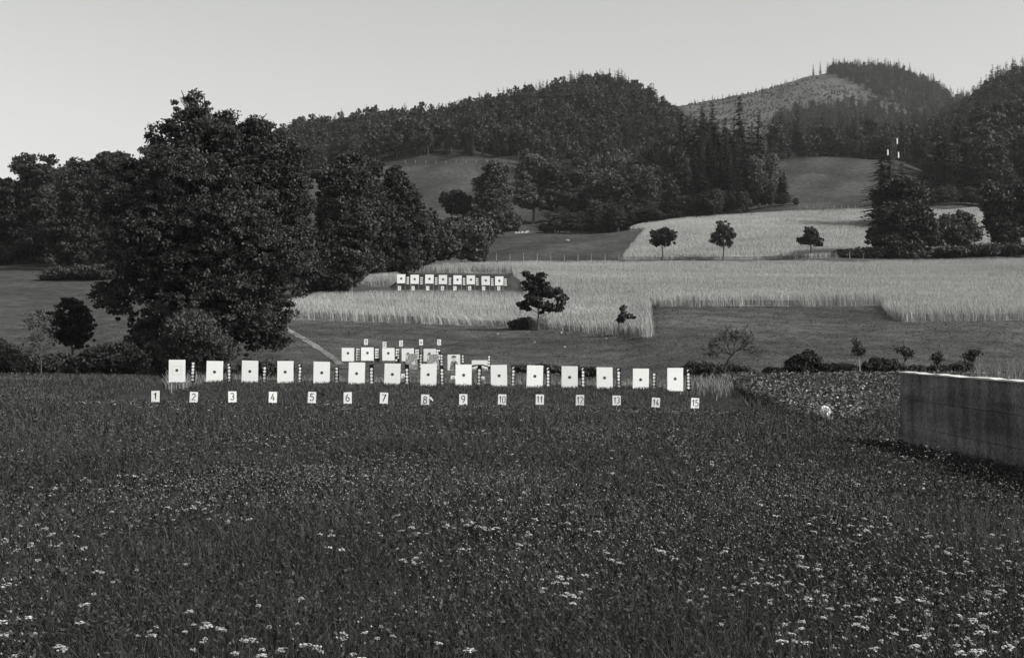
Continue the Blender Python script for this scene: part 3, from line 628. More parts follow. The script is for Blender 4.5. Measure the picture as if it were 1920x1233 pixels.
# rear row
RT = [(752, 514, 531), (777.3, 515, 532), (805, 514.5, 531.5), (830.5, 515.5, 532.5), (857.8, 516, 533), (882.8, 516, 533), (910.8, 517.5, 534.5), (936, 518, 535)]
for i, (cx, t, b) in enumerate(RT):
    target(cx, t, b, 15.8, cx+.2, (t+b)/2-.3, 158.0, .14, f'small square target on legs, {ORD[i]} from the left in the rear row', 'square targets of the rear row', jag=.01, legs=True)
for i, cx in enumerate([764.6, 790.2, 817.6, 843.5, 870.2, 895.2, 923.3, 948.2]):
    y0 = 520.2+.45*i; rack(cx, y0-2, y0+14, [(y0+3.7*k, (1, 1)) for k in range(4)], 158.0, .085, f'tiny dark rack of paired plates right of the {ORD[i]} rear row target', 'plate racks of the rear row', wpx=6.0, cols=2, dx=1.25)
for i, cx in enumerate([749, 774.5, 802, 829.5, 853, 880.5, 907, 935]):
    sign(cx, 536+.1*i, 544.3, 5.6, str(i+1), 155.8, f'tiny number sign {i+1} below the rear row, above the grain', 'number signs of the rear row', jag=.01)

# ------------------------------------------------------------------ trees
def crown_pts(lobes, nclump, per, cr, seed=None, fill=.35):
    lobes = np.array(lobes, float); wgt = (lobes[:, 3]*lobes[:, 5]); wgt /= wgt.sum()
    k = rng.choice(len(lobes), nclump, p=wgt); d = rng.normal(0, 1, (nclump, 3)); d /= np.linalg.norm(d, axis=1)[:, None]
    q = rng.random(nclump); rr = np.where(q < fill, .3+.6*rng.random(nclump), .8+.22*rng.random(nclump)); out = q > .9; rr = np.where(out, 1.0+.28*rng.random(nclump), rr)
    C = lobes[k, :3]+d*lobes[k, 3:6]*rr[:, None]
    s = cr*(.4+rng.random(nclump))*np.where(out, .55, 1); o = rng.normal(0, 1, (nclump, per, 3)); o /= np.linalg.norm(o, axis=2)[:, :, None]+1e-9
    o *= (rng.random((nclump, per, 1))**.45); o[:, :, 2] *= .6
    return (C[:, None]+o*s[:, None, None]).reshape(-1, 3), C
def trunk_mesh(lobes, base, r, h, mb=None, lim=9):
    mb = mb or MB(); bx, by, bz = base; top = Vector((lobes[0][0]*.3+bx*.7, lobes[0][1]*.3+by*.7, bz+h))
    p = [Vector(base)+(top-Vector(base))*t+Vector((.04*h*math.sin(5*t+bx), .03*h*math.cos(4*t), 0))*t for t in (0, .15, .4, .7, 1)]
    mb.tube(p, [r*1.35, r, r*.82, r*.6, r*.3], 8)
    for L in lobes[:lim]:
        c = Vector(L[:3]); z0 = min(max(c.z-L[5]*1.2-abs(c.x-bx)*.35, bz+h*.18), bz+h*.92); t = (z0-bz)/h; s = Vector(base).lerp(top, t)
        mid = s.lerp(c, .5)+Vector((0, 0, -.06*(c-s).length)); mb.tube([s, mid, c, c+(c-mid)*.5], [r*.42, r*.3, r*.14, r*.04], 6)
        for q in range(5):
            e = c+Vector((random.uniform(-1, 1)*L[3], random.uniform(-1, 1)*L[4], random.uniform(-.4, 1)*L[5]))*.85; mb.tube([mid.lerp(c, random.random()), e], [r*.1, r*.02], 4)
    return mb
def custom_tree(name, label, cat, base, lobes, r, h, nclump, per, cr, leaf, m, bark='bark', group=None, fill=.3):
    """lobes: (x, y, z, rx, ry, rz) relative to the base"""
    root = empty(name, base); tag(root, label, cat, group)
    if r: trunk_mesh(lobes, (0, 0, -.3), r, h).build('trunk', M[bark], root)
    P, _ = crown_pts(lobes, nclump, per, cr, fill=fill); link('crown', npmesh('crown', *leafquads(P, leaf)), M[m], root)
    return root
def pxtree(name, label, cat, bx, by, D, lob, **kw):
    """lob: (px x, px y, rx px, ry px[, depth offset m]); turned into real-size lobes round the trunk"""
    base = at(bx, by, D); g = gz(base.x, base.y); base.z = g; s = D/F; L = []
    for l in lob:
        c = at(l[0], l[1], D); dy = l[4] if len(l) > 4 else random.uniform(-.4, .4)*l[2]*s; L.append((c.x-base.x, dy, c.z-base.z, l[2]*s, l[2]*s, l[3]*s))
    S_ = []
    for l in L:
        for k in range(5):
            v = Vector((random.gauss(0, 1), random.gauss(0, 1), random.gauss(0, 1))).normalized(); q = random.uniform(.28, .5)
            S_.append((l[0]+v.x*l[3]*.82, l[1]+v.y*l[4]*.82, l[2]+v.z*l[5]*.82, l[3]*q, l[4]*q, l[5]*q))
    top = max(l[2]+l[5]*.4 for l in L); top *= .84; L = [(l[0], l[1], l[2], l[3]*.88, l[4]*.88, l[5]*.88) for l in L]+S_; return custom_tree(name, label, cat, base, L, h=top, **kw)
# the big tree at the left
BIG = [(415, 320, 130, 66, 0), (470, 290, 80, 45, 0), (348, 198, 34, 24, .5), (350, 232, 42, 28, .5), (305, 250, 40, 32, 1), (410, 245, 50, 26, 0), (385, 205, 16, 18, 0), (480, 235, 24, 14, 0), (495, 262, 42, 26, 0), (420, 225, 20, 14, 0), (370, 262, 40, 24, 0), (445, 252, 22, 20, 0), (280, 310, 60, 42, 0), (530, 315, 50, 50, 0), (250, 385, 60, 66, 0), (400, 390, 150, 95, -2), (535, 400, 52, 85, 0), (240, 470, 48, 60, 1),
 (330, 480, 110, 90, -3), (470, 490, 110, 100, -3.5), (560, 490, 38, 70, 0), (290, 560, 80, 60, -2), (400, 580, 120, 75, -3), (500, 590, 60, 55, -1), (330, 640, 60, 45, 0), (440, 635, 70, 35, -1), (515, 632, 34, 20, -1)]
pxtree('broadleaf_tree', 'huge dark broadleaf tree with ragged open top, towering over the left targets', 'tree', 395, 690, 92, BIG, r=.6, nclump=4200, per=70, cr=.55, leaf=.125, m='leafbig', fill=.2)
pxtree('broadleaf_tree', 'small round dark tree in the hollow at the left edge', 'tree', 136, 665, 96, [(135, 600, 40, 42), (120, 622, 26, 25), (152, 625, 24, 26)], r=.12, nclump=420, per=40, cr=.3, leaf=.13, m='leaf')
pxtree('broadleaf_tree', 'thin sparse sapling in front of the small round tree at far left', 'tree', 76, 697, 84, [(78, 625, 28, 40), (60, 650, 22, 25), (88, 600, 15, 20)], r=.05, nclump=110, per=14, cr=.35, leaf=.09, m='leaflight')
pxtree('broadleaf_tree', 'tall dark tree at the left edge with spreading top', 'tree', 62, 495, 250, [(62, 310, 38, 26), (90, 330, 26, 18), (40, 380, 50, 50), (80, 410, 45, 55), (50, 460, 50, 30), (40, 490, 50, 22), (80, 478, 44, 24), (-30, 400, 60, 80), (-30, 470, 60, 40)], r=.4, nclump=1400, per=60, cr=1.05, leaf=.33, m='leaf')
pxtree('broadleaf_tree', 'dark tree second from the left edge, beside the huge tree', 'tree', 172, 500, 240, [(150, 330, 26, 30), (165, 380, 45, 50), (140, 430, 45, 40), (190, 460, 50, 35), (130, 470, 34, 24), (110, 440, 40, 40), (190, 495, 50, 24)], r=.4, nclump=1400, per=60, cr=1.05, leaf=.33, m='leaf')
pxtree('broadleaf_tree', 'dark tree right behind the left flank of the huge tree', 'tree', 225, 505, 225, [(195, 330, 32, 36), (225, 340, 40, 45), (235, 400, 50, 60), (215, 460, 50, 50), (245, 500, 45, 40), (215, 520, 40, 26)], r=.4, nclump=1400, per=60, cr=1.0, leaf=.31, m='leafbig')
for i, a in enumerate([(655, 560, 150, [(650, 335, 48, 28), (640, 390, 50, 40), (620, 430, 30, 60), (670, 420, 40, 45), (655, 300, 25, 18), (655, 480, 40, 45), (640, 520, 36, 30)], 'dark tree right of the huge tree, crown reaching the upper meadow'),
        (745, 520, 185, [(742, 330, 16, 26), (738, 365, 36, 34), (715, 380, 38, 40), (765, 395, 35, 32), (740, 425, 60, 40), (770, 440, 45, 35), (740, 475, 55, 35), (740, 500, 45, 20)], 'broad dark tree with a narrow leaning tip before the upper meadow'),
        (695, 520, 180, [(690, 315, 28, 20), (680, 350, 36, 30), (700, 400, 40, 45), (680, 445, 45, 40), (690, 490, 40, 30)], 'dark tree between the two broad trees right of the huge tree')]):
    pxtree('broadleaf_tree', a[4], 'tree', a[0], a[1], a[2], a[3], r=.35, nclump=1500, per=60, cr=.7, leaf=.21, m='leafbig')
def shrub(label, bx, by, D, lob, m='leaf', n=350, leaf=.14, cr=.45, name='bush', group=None, cat='bush'):
    return pxtree(name, label, cat, bx, by, D, lob, r=.05, nclump=n, per=36, cr=cr, leaf=leaf, m=m, group=group)
shrub('pale leafed bush low in front of the huge tree', 365, 690, 80, [(360, 620, 45, 45), (330, 655, 40, 30), (405, 650, 40, 32)], 'leaflight', 520, .11)
shrub('dark bush in the hollow below the huge tree, left side', 205, 697, 82, [(190, 670, 40, 25), (235, 675, 35, 26), (150, 685, 30, 16)], 'leaf', 500, .12)
shrub('dark thicket at the lower left edge beside the sapling', 110, 698, 86, [(60, 680, 45, 20), (110, 683, 35, 18), (0, 670, 40, 32)], 'leaf', 480, .12)
shrub('dark bush behind the first two front targets', 290, 700, 88, [(280, 665, 40, 32), (270, 640, 40, 40), (330, 690, 40, 20)], 'leafbig', 500, .13)
shrub('low dark bush band in the field behind the small round tree', 140, 525, hit(140, 525).y, [(110, 512, 34, 11), (150, 514, 34, 11), (185, 510, 26, 12)], 'leafbig', 600, .26, .8)
shrub('low dark thicket in place of the shadow under the dark round tree at the right', 1640, 486, 250, [(1600, 478, 34, 7), (1650, 476, 40, 11), (1700, 477, 36, 10)], 'leafbig', 520, .32, .9)  # added as a dark body for the shadow band on the grain
shrub('low dark thicket, partly in place of shadow, under the wide spiky bush at the right', 1800, 484, 250, [(1780, 474, 36, 9), (1840, 468, 40, 10), (1890, 467, 30, 10)], 'leafbig', 520, .32, .9)  # dark growth, also filling in the rest of that shadow band
shrub('low dark bush behind the third and fourth front targets', 500, 705, 84, [(495, 692, 20, 14), (465, 690, 18, 14), (535, 690, 14, 10)], 'leaf', 160, .1)
for i, (x, y, D, lob, m, lab) in enumerate([
  (610, 540, 150, [(600, 470, 35, 45), (620, 500, 40, 35), (590, 520, 32, 30)], 'leafbig', 'dark bush beside the right foot of the huge tree'),
  (665, 515, 165, [(650, 470, 38, 40), (670, 490, 36, 24), (640, 505, 35, 22)], 'leaf', 'grey bush above the left tip of the grain field'),
  (730, 500, 190, [(725, 460, 40, 32), (760, 470, 38, 28), (790, 450, 30, 40)], 'leafbig', 'dark bush under the broad tree at the top of the grain'),
  (815, 492, 215, [(805, 440, 30, 40), (825, 465, 28, 25), (780, 470, 25, 22)], 'leaf', 'dark bush just left of the wooden gate'),
  (865, 487, 235, [(860, 430, 38, 28), (850, 460, 36, 26), (885, 455, 36, 30), (900, 440, 22, 26)], 'leaflight', 'light topped bushy willow right of the wooden gate'),
  (855, 430, 330, [(852, 375, 24, 16), (862, 390, 22, 18), (845, 372, 18, 10)], 'leafbig', 'dark small tree on the lower edge of the upper meadow'),
  (945, 435, 320, [(940, 412, 24, 20), (960, 418, 16, 14), (925, 425, 20, 12)], 'leaflight', 'light bush at the foot of the tall pale oval tree'),
  (905, 440, 300, [(895, 415, 22, 22), (910, 430, 18, 14)], 'leafbig', 'dark bush left of the light bush under the oval tree')]):
    shrub(lab, x, y, D, lob, m, 620, .003*D*.55, .005*D*.6)
pxtree('broadleaf_tree', 'tall pale oval tree standing alone in the upper meadow', 'tree', 925, 435, 325, [(925, 335, 28, 32), (920, 365, 32, 30), (935, 385, 26, 26), (912, 395, 22, 22), (940, 410, 24, 18)], r=.4, nclump=800, per=36, cr=1.3, leaf=.38, m='leaflight')
for i, (x, lob, lab) in enumerate([(1000, [(1000, 310, 22, 22), (990, 340, 24, 28), (985, 370, 24, 20)], 'leftmost tall tree of the pale clump at the wood corner'), (1045, [(1040, 330, 32, 28), (1035, 365, 36, 24), (1060, 350, 24, 30)], 'broad middle tree of the pale clump at the wood corner'), (1095, [(1098, 335, 20, 26), (1100, 365, 22, 26), (1080, 378, 22, 16)], 'rightmost slim pale tree of the clump at the wood corner')]):
    pxtree('broadleaf_tree', lab, 'tree', x, 395, 385, lob, r=.35, nclump=900, per=45, cr=1.2, leaf=.42, m='leaflight' if i != 1 else 'leaf')
pxtree('broadleaf_tree', 'dark round tree with broad crown right of the small field trees', 'tree', 1700, 482, 252, [(1700, 360, 48, 30), (1690, 400, 50, 36), (1715, 420, 42, 36), (1660, 440, 34, 22), (1690, 455, 50, 20), (1740, 440, 26, 26)], r=.5, nclump=1800, per=50, cr=1.0, leaf=.32, m='leafbig')
shrub('wide spiky bush right of the dark round tree at the right', 1795, 470, 256, [(1775, 425, 22, 24), (1800, 420, 26, 24), (1822, 432, 18, 18), (1795, 445, 34, 14)], 'leaf', 420, .36, 1.0)
pxtree('broadleaf_tree', 'dark tree cut by the right edge of the picture', 'tree', 1885, 470, 262, [(1880, 380, 32, 35), (1895, 420, 44, 35), (1870, 410, 22, 20), (1925, 380, 40, 50)], r=.4, nclump=900, per=38, cr=1.2, leaf=.42, m='leafbig')
for x, lob, lab, m in [(1242, [(1243, 442, 24, 13), (1232, 452, 18, 9), (1256, 451, 15, 10), (1243, 434, 14, 7)], 'left of the three small field trees, round dome crown', 'leaf'),
        (1356, [(1357, 440, 19, 17), (1356, 422, 12, 12), (1345, 450, 14, 9), (1370, 446, 12, 10), (1357, 460, 13, 7)], 'middle of the three small field trees, pointed dark crown', 'leafbig'),
        (1520, [(1521, 446, 17, 13), (1519, 432, 9, 10), (1509, 452, 12, 7), (1535, 453, 10, 7)], 'right of the three small field trees, smallest with a thin pale crown', 'leaf')]:
    pxtree('field_tree', lab, 'tree', x, 485, 254, lob, r=.14, nclump=150, per=26, cr=.6, leaf=.26, m=m, fill=.45, group='small trees along the fence')
c = hit(1008, 620); pxtree('field_tree', 'dark young tree standing before the grain, right of the rear targets', 'tree', 1008, 622, c.y, [(1012, 540, 24, 17), (1008, 521, 17, 9), (993, 533, 15, 9), (1036, 545, 16, 14), (1005, 560, 22, 12), (988, 572, 14, 7), (1022, 575, 18, 10), (1045, 575, 12, 8), (988, 514, 6, 5), (1050, 558, 8, 7)],
       r=.09, nclump=210, per=60, cr=.36, leaf=.17, m='leafbig', fill=.35)
c = hit(1158, 631); pxtree('sapling', 'spindly leaning sapling at the lower right corner of the grain', 'tree', 1158, 631, c.y, [(1167, 580, 5, 6), (1168, 592, 6, 6), (1182, 593, 9, 5), (1163, 598, 5, 4)], r=.04, nclump=34, per=34, cr=.25, leaf=.15, m='leafbig')
c = hit(982, 616); shrub('low dark bush at the left foot of the young tree before the grain', 982, 616, c.y-.5, [(985, 605, 19, 10), (962, 609, 12, 6), (1003, 610, 9, 5)], 'leaf', 380, .10, .3)
# hedge along the far edge of the plot
for x, lob, lab in [(1505, [(1505, 688, 28, 20), (1515, 680, 20, 14), (1490, 695, 16, 16)], 'biggest round dark bush of the low hedge'), (1450, [(1447, 704, 16, 9), (1462, 702, 12, 8)], 'small low bush left of the biggest hedge bush'),
   (1572, [(1560, 700, 25, 12), (1585, 698, 26, 13)], 'long low dark bush between the biggest bush and the staked sapling'), (1655, [(1655, 692, 30, 17), (1640, 700, 28, 13), (1675, 700, 20, 13)], 'wide round hedge bush right of the staked sapling'),
   (1395, [(1380, 700, 26, 12), (1405, 705, 14, 7), (1365, 697, 14, 10)], 'low dark bush right of the crooked bare tree'), (1320, [(1290, 700, 26, 8), (1320, 695, 26, 12), (1345, 700, 20, 9)], 'low dark bush right of the last front target'),
   (1110, [(1090, 697, 24, 7), (1125, 699, 22, 7), (1020, 693, 28, 7), (1060, 697, 14, 6), (980, 692, 16, 5)], 'long low dark bush behind the eleventh to thirteenth front targets'), (1745, [(1720, 700, 20, 10), (1760, 697, 24, 9), (1800, 692, 20, 9)], 'low bush just above the far end of the concrete wall')]:
    lob = [(a_, b_-2, c_*1.1, d_*1.2) for a_, b_, c_, d_ in lob]; shrub(lab, x, 714, 66 if x > 1200 else 74, lob, 'leaf' if x != 1505 else 'leafbig', 330, .085, .22, group='bushes of the low hedge', name='hedge_bush')
def staked(x, ytop, ybase, D, lob, lab, pale=True, r=.035):
    return pxtree('sapling', lab, 'tree', x, ybase, D, lob, r=r, nclump=60, per=12, cr=.2, leaf=.06, fill=.6, m='leafbig', bark='palebark' if pale else 'bark')
staked(1612, 635, 714, 62, [(1608, 658, 11, 8), (1606, 647, 6, 6), (1602, 638, 3, 4), (1612, 665, 7, 5)], 'staked sapling with a pale stem among the hedge bushes')
staked(1697, 650, 712, 66, [(1697, 660, 12, 9), (1690, 655, 7, 5), (1700, 668, 7, 6)], 'sapling with a round head above the far end of the wall', False)
staked(1757, 660, 714, 60, [(1755, 672, 9, 7), (1760, 665, 6, 5)], 'small sapling above the wall, second from its far end', False)
staked(1822, 655, 700, 50, [(1820, 668, 9, 7), (1828, 660, 6, 5)], 'thin sapling above the wall near the right edge', False)
def bare_tree():
    D = 64; b = at(1358, 713, D); b.z = gz(b.x, b.y); root = empty('bare_tree', b); tag(root, 'crooked old fruit tree with nearly bare twiggy crown beside the plot', 'tree')
    Q = lambda x, y, d=0: Vector(((x-1358)*D/F, d, (713-y)*D/F)); mb = MB()
    mb.tube([Q(1358, 720), Q(1358, 700), Q(1360, 688), Q(1367, 675), Q(1373, 665)], [.07, .055, .06, .10, .07], 8)
    tips = []
    def br(p, d, L, r, lev):
        q = p+d*L; mid = p.lerp(q, .5)+Vector((random.uniform(-1, 1), random.uniform(-1, 1), random.uniform(-.5, 1)))*L*.12
        mb.tube([p, mid, q], [r, r*.8, r*.55], 5 if lev < 2 else 4)
        if lev > 1: tips.extend([mid, q])
        if lev >= 5 or (lev == 4 and random.random() < .3): return
        for k in range(3 if lev < 4 else 2):
            nd = (d+Vector((random.uniform(-1, 1), random.uniform(-1, 1), random.uniform(-.55, .6)))*.85).normalized(); br(p.lerp(q, random.uniform(.5, 1)), nd, L*random.uniform(.6, .82), r*.55, lev+1)
    for dx, dz in ((-1, .75), (-.5, 1), (.2, 1.1), (.9, .8), (1, .35), (-1, .25)):
        br(Q(1373, 666), Vector((dx, random.uniform(-.7, .7), dz)).normalized(), .62, .035, 0)
    mb.build('trunk', M['bark'], root)
    T = np.array([tuple(t) for t in tips]); T = np.repeat(T, 2, 0)+rng.normal(0, .05, (len(T)*2, 3)); T = T[rng.random(len(T)) < .3]
    link('crown', npmesh('crown', *leafquads(T, .05)), M['leafbig'], root)
bare_tree()

# woods: prototypes
def spruce_mesh(h=22, R0=3.6, layers=34, nb=9, sub=6, fat=1.0):
    Vs = []
    for i in range(layers):
        t = (i+random.random()*.6)/layers; z = h*(.06+.94*t); L0 = R0*(1-t)**.75+(.15 if fat < 1.5 else .45)
        for k in range(max(4, int(nb*(1-.5*t)))):
            a = random.random()*6.283; L = L0*random.uniform(.5, 1.15); zj = z+random.uniform(-.8, .8)*h/layers; d = np.array([math.cos(a), math.sin(a), 0]); s = np.array([-math.sin(a), math.cos(a), 0])
            for q in range(sub):
                f = (q+.5)/sub; c = d*L*f+np.array([0, 0, zj-.3*L*f**1.4+random.uniform(-.1, .1)]); ww = L/sub*1.3; wd = fat*(.32+.5*(1-f))*random.uniform(.6, 1.2)*(.5+.5*(1-t))
                dr = np.array([0, 0, -.5*wd*random.uniform(.4, 1.3)])
                Vs.append([c-d*ww*.5, c+s*wd+dr, c+d*ww*.5+dr*.4, c-s*wd+dr])
    V = np.array(Vs).reshape(-1, 3); Fq = np.arange(len(V)).reshape(-1, 4); mb = MB(); mb.tube([(0, 0, -.5), (0, 0, h*.5), (0, 0, h*.97)], [.28, .16, .03], 6)
    tv = np.array(mb.v); tf = np.array([f for f in mb.f if len(f) == 4])
    V2, F2 = join([(V, Fq), (tv, tf)]); return V2, F2, np.concatenate([np.zeros(len(Fq)), np.ones(len(tf))])
def leafy_mesh(h=16, R0=4.2, nclump=150, per=16, leaf=.62, cr=1.2, tall=1.0):
    lob = [(0, 0, h*.58, R0*.68, R0*.68, h*.3)]
    for k in range(15):
        a = random.random()*6.283; z = h*random.uniform(.3, .9); rr = R0*random.uniform(.2, .48)*(1.25-abs(z/h-.5)); q = R0*random.uniform(.35, .6)*(1.4-z/h)
        lob.append((q*math.cos(a), q*math.sin(a), z, rr, rr, rr*1.2))
    P, _ = crown_pts(lob, nclump, per, cr, fill=.25); V, Fq = leafquads(P, leaf)
    mb = MB(); mb.tube([(0, 0, -.5), (.1, 0, h*.4), (0, 0, h*.8)], [.3, .2, .06], 6)
    for k in range(4):
        L = lob[k+1]; mb.tube([(0, 0, h*.35), (L[0], L[1], L[2])], [.14, .04], 4)
    tv = np.array(mb.v); tf = np.array([f for f in mb.f if len(f) == 4]); V2, F2 = join([(V, Fq), (tv, tf)])
    return V2, F2, np.concatenate([np.zeros(len(Fq)), np.ones(len(tf))])
def protomesh(name, d, mats):
    me = npmesh(name, *d)
    for m in mats: me.materials.append(m)
    return me
SP = [spruce_mesh(22, random.uniform(3.4, 4.6), 46, 8, 6, fat=1.2) for _ in range(4)]
LF = [leafy_mesh(16, random.uniform(3.6, 4.8), 260, 22, .42, 1.1) for _ in range(5)]
SPf = [spruce_mesh(22, random.uniform(4.2, 5.4), 24, 7, 2, fat=1.7) for _ in range(4)]
LFf = [leafy_mesh(16, random.uniform(3.8, 5), 70, 12, .85, 1.5) for _ in range(4)]
MSP = [protomesh('spruce_tree', d, [M['needle'], M['bark']]) for d in SP]
MLF = [protomesh('broadleaf_tree', d, [M['leaf'], M['bark']]) for d in LF]
MLL = [protomesh('broadleaf_tree', d, [M['leaflight'], M['palebark']]) for d in LF[:3]]
def plant(kind, X, Y, s, label, group, light=False, sx=1.0):
    me = random.choice(MSP) if kind == 's' else random.choice(MLL if light else MLF)
    o = link('spruce_tree' if kind == 's' else 'broadleaf_tree', me, None, None, (X, Y, gz(X, Y)-.3)); o.rotation_euler = (random.uniform(-.03, .03), random.uniform(-.03, .03), random.random()*6.28)
    o.scale = (s*sx, s*sx, s*random.uniform(.92, 1.08)); tag(o, label, 'tree', group); return o
def plantpx(kind, x, ytop, D, label, group=None, light=False, sx=1.0):     # a tree whose tip shows at ytop
    X = (x-CX)/F*D; g = gz(X, D); h = CAMZ+(HZ-ytop)/F*D-g; s = h/(22 if kind == 's' else 15.3); return plant(kind, X, D, s, label, group, light, sx=sx/ max(s, .3)**.35)
# central dark wood (its front trees stand on the upper edge of the grain)
top_x = [960, 1120, 1160, 1200, 1250, 1290, 1310, 1330, 1345, 1370, 1390, 1410, 1440, 1465, 1485]
top_y = [300, 270, 250, 240, 225, 212, 196, 182, 205, 205, 192, 218, 215, 265, 330]
named = [(1335, 182, 395, 'tallest pointed spruce of the central wood, near its right end'), (1392, 192, 392, 'pointed spruce just right of the tallest one in the central wood'), (1283, 205, 398, 'pointed spruce left of the tallest one in the central wood'), (1312, 200, 392, 'spruce pressed against the left side of the tallest one in the central wood'), (1425, 222, 388, 'dark spruce at the right shoulder of the central wood'), (1472, 325, 368, 'short dark spruce at the right end of the central wood')]
for x, y, D, l in named: plantpx('s', x, y-4, D, l, sx=1.45)
for i in range(165):
    x = random.uniform(1110, 1480); D = random.uniform(352, 430); yt = np.interp(x, top_x, top_y)
    k = random.random(); fr = (D-352)/78
    yt = yt + (1-fr)*70*random.uniform(.5, 1.1) + random.uniform(8, 35)
    if x > 1440: yt += 35
    sp = random.random() < .5+.3*(x > 1300)
    if sp: plantpx('s', x, yt, D, 'dark spruce packed into the central wood', 'spruces of the central wood', sx=1.0)
    else: plantpx('b', x, yt+5, D, 'leafy tree packed among the spruces of the central wood', 'leafy trees of the central wood', light=random.random() < .3, sx=.95)
for i, x in enumerate(np.linspace(1125, 1485, 22)):                   # skirt of low trees
    D = 346+random.uniform(-2, 5); plantpx('b', x+random.uniform(-8, 8), random.uniform(362, 385) if x < 1230 else random.uniform(345, 380), D, 'low bushy tree along the foot of the central wood', 'bushy trees at the foot of the central wood', sx=1.0)
for x in (1105, 1125, 1145, 1170, 1195, 1220, 1150, 1185): plantpx('b', x+random.uniform(-6, 6), random.uniform(320, 352), random.uniform(352, 372), 'leafy tree packed among the spruces of the central wood', 'leafy trees of the central wood', light=random.random() < .3, sx=1.15)
for i, x in enumerate(list(np.linspace(1020, 1140, 13))+[1160, 1190, 1215, 1240, 1265, 1158, 1420, 1455, 1480]):
    D = 344 if x < 1150 else 342; yt = random.uniform(392, 418) if x < 1150 else (385 if x == 1158 else random.uniform(385, 398))
    plantpx('b', x, yt, D, 'bushy hedge tree behind the small grass field', 'hedge trees behind the small grass field', light=random.random() < .25, sx=random.uniform(.9, 1.9)).rotation_euler.x = random.uniform(-.15, .15)
# ridge wood
ridge_x = [-700, 60, 200, 540, 600, 680, 760, 860, 960, 1020, 1070, 1110, 1160, 1200, 1240, 1290, 1330]
edge = lambda x: np.interp(x, [-400, 300, 540, 700, 820, 975, 1000, 1110, 1300, 1480], [330, 320, 545, 540, 535, 528, 445, 438, 440, 430])
n_s = n_b = 0; cand = []
for gy in np.arange(430, 860, 5.6):
    for gx in np.arange(-.36*gy, .16*gy, 5.4):
        X = gx+random.uniform(-2.6, 2.6); Y = gy+random.uniform(-2.6, 2.6); px = CX+F*X/Y
        if Y < edge(px)+random.uniform(-2, 6) or px > 1340: continue
        if px < 520 and Y > 640: continue
        if px > 1250 and Y < 480: continue
        zt = float(tz(X, Y))
        k = 's' if random.random() < (.38 if px < 900 else .58)+(.1 if Y > 700 else 0) else 'b'
        cand.append((Y, X, k, zt))
cand.sort()
far = []
for Y, X, k, zt in cand:
    s = random.uniform(.62, 1.1)*(.8 if k == 's' else 1); px = CX+F*X/Y
    s *= .78*(1.15 if k == 's' and random.random() < .35 else 1)*random.uniform(.8, 1.1)
    front = (k == 's' and n_s < 150) or (k == 'b' and n_b < 30)
    if px < 540: front = front and False
    if front:
        if k == 's': plant('s', X, Y, s, 'dark spruce in the wood along the ridge', 'spruces of the ridge wood'); n_s += 1
        else:
            plant('b', X, Y, s*1.1, 'leafy tree in the wood along the ridge', 'leafy trees of the ridge wood', light=random.random() < .2); n_b += 1
    else: far.append((X, Y, zt, s*(1.1 if k == 'b' else 1), k))
def merged(name, lst, mats, label, S=SPf, L=LFf):
    parts, mis = [], []
    for X, Y, Z, s, k in lst:
        V, Fq, mi = random.choice(S if k == 's' else L); a = random.random()*6.283; ca, sa = math.cos(a), math.sin(a)
        W = np.stack([(V[:, 0]*ca-V[:, 1]*sa)*s+X, (V[:, 0]*sa+V[:, 1]*ca)*s+Y, V[:, 2]*s*random.uniform(.9, 1.1)+Z-.3], -1); parts.append((W, Fq)); mis.append(mi if k == 's' else np.where(mi == 0, 2, 1))
    V, Fq = join(parts); me = npmesh(name, V, Fq, np.concatenate(mis)); tag(link(name, me, mats), label, 'wood', kind='stuff')
merged('ridge_wood', far, [M['needle'], M['bark'], M['leaffar']], 'distant dense wood covering the ridge behind the nearer trees')
# right hand woods
for i in range(120):
    x = random.uniform(1655, 2060); D = random.uniform(395, 560); px = x
    yt = np.interp(x, [1655, 1700, 1740, 1780, 1830, 1900, 2050], [300, 265, 235, 200, 180, 168, 150])+ (560-D)*.55*random.uniform(.6, 1.1)+random.uniform(0, 18)
    if 1690 < x < 1735 and D < 520 and yt < 330: yt = 335
    plantpx('s' if random.random() < .35 else 'b', x, yt, D, 'dark tree of the steep wood at the right edge', 'trees of the steep wood at the right', sx=1.2)
for x, yt, D, l in [(1652, 262, 300, 'tall dark spruce left of the lattice mast'), (1668, 285, 296, 'dark spruce right behind the lattice mast'), (1690, 300, 305, 'short spruce right of the lattice mast')]: plantpx('s', x, yt, D, l, sx=1.5)
for i, x in enumerate(np.linspace(1745, 1960, 12)):
    plantpx('b', x, random.uniform(345, 358), 365, 'round bush below the steep wood at the right', 'round bushes below the steep wood', sx=1.4)
for i in range(46):                                                    # dark wood over the right meadow
    x = random.uniform(1455, 1720); D = random.uniform(528, 620); yt = np.interp(x, [1455, 1500, 1560, 1600, 1640, 1680, 1720], [250, 255, 245, 225, 212, 215, 230])+(620-D)*.35+random.uniform(0, 12)
    plantpx('s' if random.random() < .35 else 'b', x, yt, D, 'dark tree along the top of the right meadow', 'trees above the right meadow', sx=1.1)
